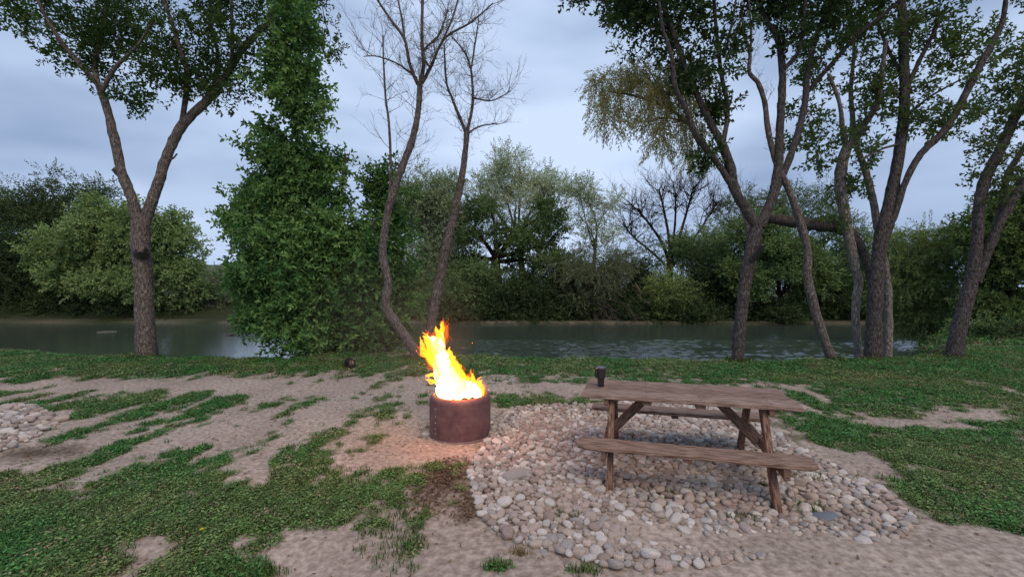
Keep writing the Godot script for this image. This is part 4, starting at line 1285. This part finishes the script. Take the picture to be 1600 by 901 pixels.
func flame(parent: Node3D, mt: Material, path: Array, r: float, wob: float, squash := 1.0) -> void:
	# a tongue: the path's points are px, py, nearer by; widest in its lower third, running out to a wisp
	var d := 5.48
	var p := PackedVector3Array()
	for q in path: p.append(at(q[0], q[1], d - q[2]))
	var rr := PackedFloat32Array()
	for k in p.size(): rr.append(0.0)
	var sp := spline(p, rr, 7)
	var pts: PackedVector3Array = sp[0]
	var m := pts.size()
	var rad := PackedFloat32Array()
	for k in m:
		var t := float(k) / (m - 1)
		var f := pow(sin(PI * pow(clampf(t * 0.93 + 0.07, 0.0, 1.0), 0.62)), 0.8) if t < 0.999 else 0.004
		f *= 1.0 + wob * nf.get_noise_3d(pts[k].x * 4.0, pts[k].y * 6.0, r * 90.0)
		rad.append(maxf(r * f, 0.002))
		pts[k] += Vector3(nf.get_noise_2d(pts[k].y * 7.0, r * 300.0), 0, nf.get_noise_2d(pts[k].y * 7.0 + 50.0, r * 300.0)) * 0.035 * t
	var mb := MB.new()
	mb.tube(pts, rad, 12, 0.35, nf, true)
	part("flame", mb.mesh(), mt, parent, Transform3D(Basis(), -parent.position))


func jitter(path: Array, by: float) -> Array:
	var out := []
	for k in path.size():
		var q: Array = path[k]
		out.append([q[0] + rnd(-by, by) * (0.3 + 0.35 * k), q[1] + rnd(-by, by * 1.2) * (0.3 + 0.35 * k), q[2] + rnd(-0.02, 0.02) * k])
	return out


func fire() -> void:
	var o := thing("fire", "tall yellow white flames blowing left out of the steel fire ring", "fire", Vector3(-0.634, 0.42, -5.48))
	var core := glow(Color(1.0, 0.88, 0.58), 6.0, 0.72)
	var yellow := glow(Color(1.0, 0.64, 0.13), 4.6, 0.2)
	var orange := glow(Color(1.0, 0.34, 0.03), 2.6, 0.06)
	# white hot body
	for q in [
		[[[704, 624, 0], [702, 596, 0.02], [692, 566, 0.02], [680, 536, 0], [674, 524, 0]], 0.125], [[[720, 624, 0.05], [714, 603, 0.08], [703, 582, 0.08], [696, 560, 0.05]], 0.125],
		[[[736, 622, 0], [731, 609, 0], [724, 600, 0.02], [719, 592, 0.02]], 0.12], [[[700, 622, -0.1], [692, 602, -0.1], [684, 575, -0.06], [684, 548, -0.04]], 0.1],
		[[[747, 620, 0.05], [744, 611, 0.05], [740, 604, 0.04], [740, 597, 0.04]], 0.075], [[[694, 620, 0.1], [692, 604, 0.12], [693, 590, 0.1], [699, 572, 0.06]], 0.09], [[[692, 580, 0], [684, 556, 0], [688, 536, 0], [690, 520, 0]], 0.055],
	]:
		for k in 2: flame(o, core, jitter(q[0], 1.2 + 2.0 * k), q[1] * (0.76 - 0.22 * k), 0.6)
	for q in [
		[[[698, 590, 0], [687, 556, 0], [689, 530, 0], [693, 501, 0]], 0.07], [[[690, 575, 0.05], [677, 548, 0.05], [670, 533, 0.03], [661, 524, 0]], 0.06], [[[688, 572, -0.04], [676, 550, 0], [671, 536, 0], [669, 520, 0]], 0.045],
		[[[690, 585, 0.1], [673, 560, 0.1], [663, 546, 0.08], [658, 530, 0.05]], 0.05], [[[728, 615, 0.1], [727, 599, 0.1], [723, 588, 0.1], [722, 576, 0.1]], 0.045], [[[735, 615, 0.02], [735, 602, 0.02], [731, 594, 0.02], [732, 586, 0.02]], 0.04],
		[[[743, 615, 0], [743, 602, 0], [738, 594, 0], [739, 583, 0]], 0.042], [[[752, 617, 0.05], [752, 607, 0.05], [749, 601, 0.05], [751, 593, 0.05]], 0.038], [[[712, 600, -0.05], [708, 578, -0.05], [702, 560, -0.05], [700, 547, -0.05]], 0.09],
		[[[695, 600, 0.06], [684, 590, 0.08], [676, 585, 0.08], [665, 587, 0.06]], 0.03], [[[690, 604, 0.06], [680, 597, 0.08], [674, 595, 0.08], [667, 592, 0.06]], 0.02], [[[684, 560, 0], [682, 540, 0], [684, 524, 0], [681, 512, 0]], 0.05], [[[716, 612, 0.12], [714, 590, 0.14], [709, 574, 0.12], [704, 562, 0.1]], 0.1],
	]:
		for k in 3: flame(o, yellow, jitter(q[0], 2.5 * k), q[1] * (1.0 - 0.26 * k), 0.75)
	for q in [
		[[[702, 610, 0.12], [697, 575, 0.15], [686, 540, 0.12], [693, 499, 0.08]], 0.1], [[[690, 590, 0.1], [674, 562, 0.12], [664, 545, 0.1], [656, 540, 0.08]], 0.07], [[[718, 615, 0.15], [713, 590, 0.18], [706, 568, 0.15], [698, 545, 0.1]], 0.13],
		[[[742, 618, 0.15], [738, 602, 0.15], [734, 590, 0.12], [734, 576, 0.1]], 0.06], [[[754, 620, 0.08], [756, 610, 0.08], [755, 603, 0.06], [759, 596, 0.05]], 0.04], [[[688, 560, -0.05], [691, 530, -0.05], [695, 512, -0.05], [697, 522, -0.05]], 0.05],
		[[[685, 545, 0.05], [676, 532, 0.05], [669, 524, 0.05], [666, 512, 0.05]], 0.035], [[[692, 540, 0.0], [695, 524, 0.0], [698, 514, 0.0], [700, 504, 0.0]], 0.03], [[[672, 560, 0.0], [665, 552, 0.0], [660, 552, 0.0], [657, 548, 0.0]], 0.03], [[[700, 600, -0.12], [690, 570, -0.12], [680, 540, -0.1], [678, 515, -0.08]], 0.1],
	]:
		for k in 4: flame(o, orange, jitter(q[0], 1.0 + 2.5 * k), q[1] * (0.95 - 0.2 * k), 0.85)
	# smoke that drifts left of the flames
	for k in 4:
		var fm := FogMaterial.new()
		fm.albedo = Color(0.75, 0.68, 0.64)
		fm.density = 0.028
		var fv := FogVolume.new()
		fv.name = numbered("smoke")
		fv.shape = RenderingServer.FOG_VOLUME_SHAPE_ELLIPSOID
		fv.size = Vector3(2.3, 1.8, 1.5) * (1.0 - k * 0.22)
		fv.position = at(662, 540, 5.7) + Vector3(-0.12, 0.1, 0.0) * (3 - k)
		fv.material = fm
		add_child(fv)
		tag(fv, ["thin outermost smoke lit red by the flames of the fire ring", "thin smoke just round the flames of the fire ring", "denser smoke beside the flames of the fire ring", "densest smoke in the heart of the flames"][k], "smoke", "", "stuff")
	# sparks
	var mb := MB.new()
	for k in 16:
		var c := at(rnd(650, 768), rnd(535, 615), 5.48 + rnd(-0.2, 0.2))
		var q := rdir() * rnd(0.002, 0.014)
		mb.tube(PackedVector3Array([c - q, c, c + q]), PackedFloat32Array([0.0008, 0.0022, 0.0008]), 5)
	part("sparks", mb.mesh(), glow(Color(1.0, 0.55, 0.15), 4.0, 1.0), o, Transform3D(Basis(), -o.position)).set_meta("kind", "stuff")
	var l := OmniLight3D.new()
	l.name = "fire_light"
	l.position = Vector3(0.02, 0.4, 0.33)
	l.light_color = Color(1.0, 0.58, 0.34)
	l.light_energy = 0.65
	l.light_size = 0.15
	l.omni_range = 30.0
	l.omni_attenuation = 2.0
	l.shadow_enabled = true
	o.add_child(l)


# ---------------------------------------------------------------- picnic table
func board(len: float, h: float, w: float, ch := 0.004, clip := 0.0) -> ArrayMesh:      # along x, chamfered; CLIP cuts the front (or both) corners of the ends
	var mb := MB.new()
	var outline := func(grow: float) -> Array:
		var a := len / 2.0 - grow
		var b := w / 2.0 - grow
		if clip > 0.0:
			return [Vector2(-a, -b + clip * 0.3), Vector2(-a + clip * 0.4, -b), Vector2(a - clip * 0.4, -b), Vector2(a, -b + clip * 0.3), Vector2(a, b - clip * 0.8), Vector2(a - clip, b), Vector2(-a + clip, b), Vector2(-a, b - clip * 0.8)]
		return [Vector2(-a, -b), Vector2(a, -b), Vector2(a, b), Vector2(-a, b)]
	var rings := []
	for q in [[ch, -h / 2.0], [0.0, -h / 2.0 + ch], [0.0, h / 2.0 - ch], [ch, h / 2.0]]:
		var ring := []
		for p in outline.call(q[0]): ring.append(Vector3(p.x, q[1], p.y))
		rings.append(ring)
	var n: int = rings[0].size()
	for k in 3:
		for j in n:
			var j2 := (j + 1) % n
			var mid: Vector3 = (rings[k][j] + rings[k + 1][j2]) * 0.5
			mid.x /= len; mid.z /= w; mid.y *= 0.3 / h
			mb.flat([rings[k][j], rings[k][j2], rings[k + 1][j2], rings[k + 1][j]], mid if k != 1 else Vector3(mid.x, 0, mid.z))
	mb.flat(rings[3], Vector3.UP)
	mb.flat(rings[0], Vector3.DOWN)
	return mb.mesh()


func beam(parent: Node3D, called: String, a: Vector3, b: Vector3, h: float, w: float, mt: Material) -> void:      # h across in the plane of the beam and UP
	var x := (b - a).normalized()
	var y := (Vector3.UP - x * x.y).normalized() if absf(x.y) < 0.98 else Vector3.BACK
	var z := x.cross(y)
	part(called, board((b - a).length(), h, w, 0.004), mt, parent, Transform3D(Basis(x, y, z), (a + b) / 2.0))


func picnic_table() -> void:
	var o := thing("picnic_table", "weathered brown wooden picnic table with attached benches on the rock bed", "picnic table", Vector3(1.644, 0.0, -4.337))
	o.rotation.y = -0.273
	var top := 0.757
	for k in 3:
		part("tabletop_plank", board(1.845 + [0.0, -0.006, 0.004][k], 0.038, 0.2445), M["wood_%d" % k], o, Transform3D(Basis(), Vector3([0.002, -0.004, 0.0][k], top - 0.019 + [0.0, 0.0015, 0.0][k], -0.252 + k * 0.252)))
	for s in [1.0, -1.0]:
		var b := Basis(Vector3.UP, 0.0 if s > 0 else PI)
		part("bench", board(1.83, 0.038, 0.245, 0.005, 0.06), M["wood_%d" % (3 if s > 0 else 0)], o, Transform3D(b, Vector3(0, 0.407 - 0.019, s * (0.764 - 0.1225))))
		for u in [-1.0, 1.0]:
			beam(o, "leg", Vector3(u * 0.645, -0.03, s * 0.7), Vector3(u * 0.645, 0.713, s * 0.24), 0.09, 0.05, M.wood_leg)
		beam(o, "bench_cleat", Vector3(-0.02, 0.352, s * 0.53), Vector3(-0.02, 0.352, s * 0.75), 0.03, 0.07, M.wood_leg)
	for u in [-1.0, 1.0]:
		beam(o, "cross_beam", Vector3(u * 0.693, 0.322, -0.75), Vector3(u * 0.693, 0.322, 0.75), 0.088, 0.042, M.wood_leg)
		beam(o, "top_cleat", Vector3(u * 0.693, 0.688, -0.36), Vector3(u * 0.693, 0.688, 0.36), 0.06, 0.042, M.wood_leg)
		beam(o, "brace", Vector3(u * 0.66, 0.325, 0.0), Vector3(u * 0.3, 0.706, 0.0), 0.085, 0.038, M.wood_leg)
	for u in [-0.33, 0.13]:
		beam(o, "top_cleat", Vector3(u, 0.7, -0.35), Vector3(u, 0.7, 0.35), 0.036, 0.085, M.wood_leg)
	var sc := MB.new()
	sc.lathe([Vector2(0.0085, 0), Vector2(0.008, 0.0016), Vector2(0.0005, 0.0022)], 8, Vector3.ZERO)
	var sm := sc.mesh()
	var dark := mat(Color(0.06, 0.05, 0.045), 0.5)
	for u in [-0.693, -0.33, 0.13, 0.693]:
		for k in 3:
			for j in [-0.07, 0.07]:
				part("screw", sm, dark, o, Transform3D(Basis(), Vector3(u, top + [0.0, 0.0015, 0.0][k] - 0.0002, -0.252 + k * 0.252 + j)))
	# the tumbler on the table
	var p := at(939, 604, 4.53)
	var c := thing("tumbler", "black insulated tumbler with a handle standing on the picnic table", "tumbler", Vector3(p.x, top, p.z))
	var mb := MB.new()
	mb.lathe([Vector2(0.001, 0.0), Vector2(0.03, 0.0), Vector2(0.0325, 0.003), Vector2(0.0345, 0.075), Vector2(0.036, 0.08), Vector2(0.046, 0.092), Vector2(0.0475, 0.098), Vector2(0.0495, 0.186)], 40, Vector3.ZERO)
	part("body", mb.mesh(), M.cup, c)
	mb = MB.new()
	mb.lathe([Vector2(0.0495, 0.186), Vector2(0.0505, 0.188), Vector2(0.0505, 0.197), Vector2(0.0485, 0.199)], 40, Vector3.ZERO)
	part("steel_rim", mb.mesh(), M.cup_steel, c)
	mb = MB.new()
	mb.lathe([Vector2(0.0485, 0.198), Vector2(0.0475, 0.204), Vector2(0.042, 0.206), Vector2(0.041, 0.202), Vector2(0.001, 0.202)], 40, Vector3.ZERO)
	part("lid", mb.mesh(), M.cup_lid, c)
	mb = MB.new()
	var h := spline(PackedVector3Array([Vector3(-0.047, 0.178, 0.012), Vector3(-0.06, 0.174, 0.014), Vector3(-0.062, 0.14, 0.014), Vector3(-0.058, 0.108, 0.012), Vector3(-0.046, 0.1, 0.01)]), PackedFloat32Array([0.007, 0.008, 0.008, 0.008, 0.007]), 5)
	mb.tube(h[0], h[1], 10)
	part("handle", mb.mesh(), M.cup, c)


# ---------------------------------------------------------------- the dog
func dog() -> void:
	var x := -3.53
	var d := 9.85
	var o := thing("dog", "small black and tan dog crouching in the grass and facing the fire", "dog", Vector3(x, height(x, d), -d))
	o.rotation.y = 0.12
	# joints: a, b, ra, rb
	var bones := [
		[Vector3(0.0, 0.13, 0.0), Vector3(-0.1, 0.125, -0.2), 0.078, 0.088], [Vector3(-0.1, 0.125, -0.2), Vector3(-0.12, 0.11, -0.26), 0.088, 0.07],
		[Vector3(0.0, 0.13, 0.0), Vector3(0.025, 0.155, 0.07), 0.068, 0.052], [Vector3(0.03, 0.165, 0.09), Vector3(0.032, 0.163, 0.11), 0.056, 0.05], [Vector3(0.032, 0.15, 0.13), Vector3(0.034, 0.14, 0.175), 0.032, 0.021],
		[Vector3(-0.035, 0.1, 0.03), Vector3(-0.04, 0.045, 0.06), 0.034, 0.022], [Vector3(-0.04, 0.045, 0.06), Vector3(-0.035, 0.015, 0.1), 0.021, 0.019], [Vector3(0.045, 0.1, 0.02), Vector3(0.06, 0.045, 0.05), 0.034, 0.022], [Vector3(0.06, 0.045, 0.05), Vector3(0.062, 0.015, 0.09), 0.021, 0.019],
		[Vector3(-0.15, 0.1, -0.2), Vector3(-0.165, 0.05, -0.13), 0.052, 0.03], [Vector3(-0.165, 0.05, -0.13), Vector3(-0.155, 0.04, -0.2), 0.022, 0.017], [Vector3(-0.155, 0.04, -0.2), Vector3(-0.155, 0.014, -0.14), 0.016, 0.016],
		[Vector3(-0.04, 0.1, -0.24), Vector3(-0.025, 0.05, -0.16), 0.05, 0.03], [Vector3(-0.025, 0.05, -0.16), Vector3(-0.03, 0.014, -0.14), 0.02, 0.016], [Vector3(-0.13, 0.13, -0.3), Vector3(-0.2, 0.09, -0.36), 0.018, 0.01],
		[Vector3(-0.012, 0.2, 0.075), Vector3(-0.032, 0.165, 0.085), 0.016, 0.012], [Vector3(0.07, 0.2, 0.075), Vector3(0.092, 0.165, 0.085), 0.016, 0.012],
	]
	var cell := 0.0105
	var lo := Vector3(-0.26, -0.02, -0.42)
	var dim := Vector3i(38, 27, 62)
	var f := PackedFloat32Array()
	f.resize(dim.x * dim.y * dim.z)
	for k in dim.z:
		for j in dim.y:
			for i in dim.x:
				var p := lo + Vector3(i, j, k) * cell
				var s := 0.0
				for b in bones:
					var a: Vector3 = b[0]
					var ab: Vector3 = b[1] - a
					var t := clampf((p - a).dot(ab) / ab.length_squared(), 0.0, 1.0)
					var q := (p - a - ab * t).length() - lerpf(b[2], b[3], t)
					if q < 0.08: s += exp(-q * 95.0)
				f[(k * dim.y + j) * dim.x + i] = -log(maxf(s, 1e-5)) / 95.0
	var mb := MB.new()
	var id := {}
	for k in dim.z - 1:
		for j in dim.y - 1:
			for i in dim.x - 1:
				var sum := Vector3.ZERO
				var cnt := 0
				var val := []
				for q in 8: val.append(f[((k + (q >> 2)) * dim.y + j + ((q >> 1) & 1)) * dim.x + i + (q & 1)])
				for e in [[0, 1], [2, 3], [4, 5], [6, 7], [0, 2], [1, 3], [4, 6], [5, 7], [0, 4], [1, 5], [2, 6], [3, 7]]:
					var va: float = val[e[0]]
					var vb: float = val[e[1]]
					if (va < 0.0) != (vb < 0.0):
						var t := va / (va - vb)
						var pa := Vector3(e[0] & 1, (e[0] >> 1) & 1, e[0] >> 2)
						var pb := Vector3(e[1] & 1, (e[1] >> 1) & 1, e[1] >> 2)
						sum += pa.lerp(pb, t)
						cnt += 1
				if cnt == 0: continue
				id[Vector3i(i, j, k)] = mb.v.size()
				var p := lo + (Vector3(i, j, k) + sum / cnt) * cell
				mb.v.append(p)
				mb.n.append(Vector3(val[1] - val[0] + val[3] - val[2] + val[5] - val[4] + val[7] - val[6], val[2] - val[0] + val[3] - val[1] + val[6] - val[4] + val[7] - val[5], val[4] - val[0] + val[5] - val[1] + val[6] - val[2] + val[7] - val[3]).normalized())
				var tan := Color(0.42, 0.27, 0.17)
				var col := Color(0.014, 0.012, 0.012)
				var mz := Vector2((p.x - 0.033) / 0.042, (p.y - 0.148) / 0.036)
				if p.z > 0.115 and p.y < 0.172 and mz.length() > 0.55 - (p.z - 0.115) * 2.0 and p.y < 0.165: col = tan
				if absf(p.x - 0.033) < 0.013 and p.y > 0.138: col = Color(0.03, 0.026, 0.025)
				for br in [Vector3(0.012, 0.19, 0.145), Vector3(0.053, 0.19, 0.145)]:
					if (p - br).length() < 0.013: col = tan
				if p.y < 0.03 and p.z > -0.2: col = tan * 1.1
				if p.z > 0.05 and p.y < 0.1 and p.y > 0.07 and absf(p.x - 0.01) < 0.05: col = Color(0.2, 0.12, 0.08)
				mb.c.append(col)
	for k in range(1, dim.z - 1):
		for j in range(1, dim.y - 1):
			for i in range(1, dim.x - 1):
				var v0 := f[(k * dim.y + j) * dim.x + i]
				for ax in 3:
					var e := [Vector3i(1, 0, 0), Vector3i(0, 1, 0), Vector3i(0, 0, 1)]
					var q: Vector3i = Vector3i(i, j, k) + e[ax]
					var v1 := f[(q.z * dim.y + q.y) * dim.x + q.x]
					if (v0 < 0.0) == (v1 < 0.0): continue
					var a: Vector3i = e[(ax + 1) % 3]
					var b: Vector3i = e[(ax + 2) % 3]
					var h := Vector3i(i, j, k)
					var quad := [id.get(h - a - b, -1), id.get(h - b, -1), id.get(h, -1), id.get(h - a, -1)]
					if quad.has(-1): continue
					if v0 < 0.0: quad.reverse()
					mb.i.append_array(PackedInt32Array([quad[0], quad[1], quad[2], quad[0], quad[2], quad[3]]))
	part("body", mb.mesh(), M.fur, o)
	for s in [0.014, 0.052]:
		var e := SphereMesh.new()
		e.radius = 0.0065; e.height = 0.013; e.radial_segments = 12; e.rings = 6
		part("eye", e, M.eye, o, Transform3D(Basis(), Vector3(s, 0.176, 0.149)))
	var ns_ := SphereMesh.new()
	ns_.radius = 0.01; ns_.height = 0.016; ns_.radial_segments = 12; ns_.rings = 6
	part("nose", ns_, M.eye, o, Transform3D(Basis(), Vector3(0.034, 0.147, 0.194)))


# ---------------------------------------------------------------- scene
func _ready() -> void:
	rng.seed = 20240411
	nz.seed = 3; nz.frequency = 0.35; nz.fractal_octaves = 4
	nf.seed = 8; nf.frequency = 1.6; nf.fractal_octaves = 4
	ns.seed = 15; ns.frequency = 0.6; ns.fractal_octaves = 3

	var cam := Camera3D.new()
	cam.name = "camera"
	cam.position = Vector3(0, EYE, 0)
	cam.fov = rad_to_deg(2.0 * atan(450.5 / FOCAL))
	cam.near = 0.05
	cam.far = 1500.0
	add_child(cam)
	cam.current = true

	var env := Environment.new()
	env.background_mode = Environment.BG_SKY
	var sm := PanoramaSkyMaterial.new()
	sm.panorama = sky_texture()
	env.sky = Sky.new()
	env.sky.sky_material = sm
	env.tonemap_mode = Environment.TONE_MAPPER_LINEAR
	env.tonemap_exposure = 1.15
	env.volumetric_fog_enabled = true
	env.volumetric_fog_density = 0.0
	env.sdfgi_enabled = true
	env.ssao_enabled = true
	env.ssil_enabled = true
	var we := WorldEnvironment.new()
	we.name = "world_environment"
	we.environment = env
	add_child(we)

	var sun := DirectionalLight3D.new()
	sun.name = "overcast_sun"
	sun.light_energy = 0.5
	sun.light_color = Color(1.0, 0.86, 0.72)
	sun.light_angular_distance = 40.0
	sun.shadow_enabled = true
	sun.rotation_degrees = Vector3(-47, 20, 0)
	add_child(sun)

	materials()
	terrain()
	river()
	far_bank()
	near_trees()
	rocks()
	lawn()
	fire_ring()
	fire()
	picnic_table()
	dog()
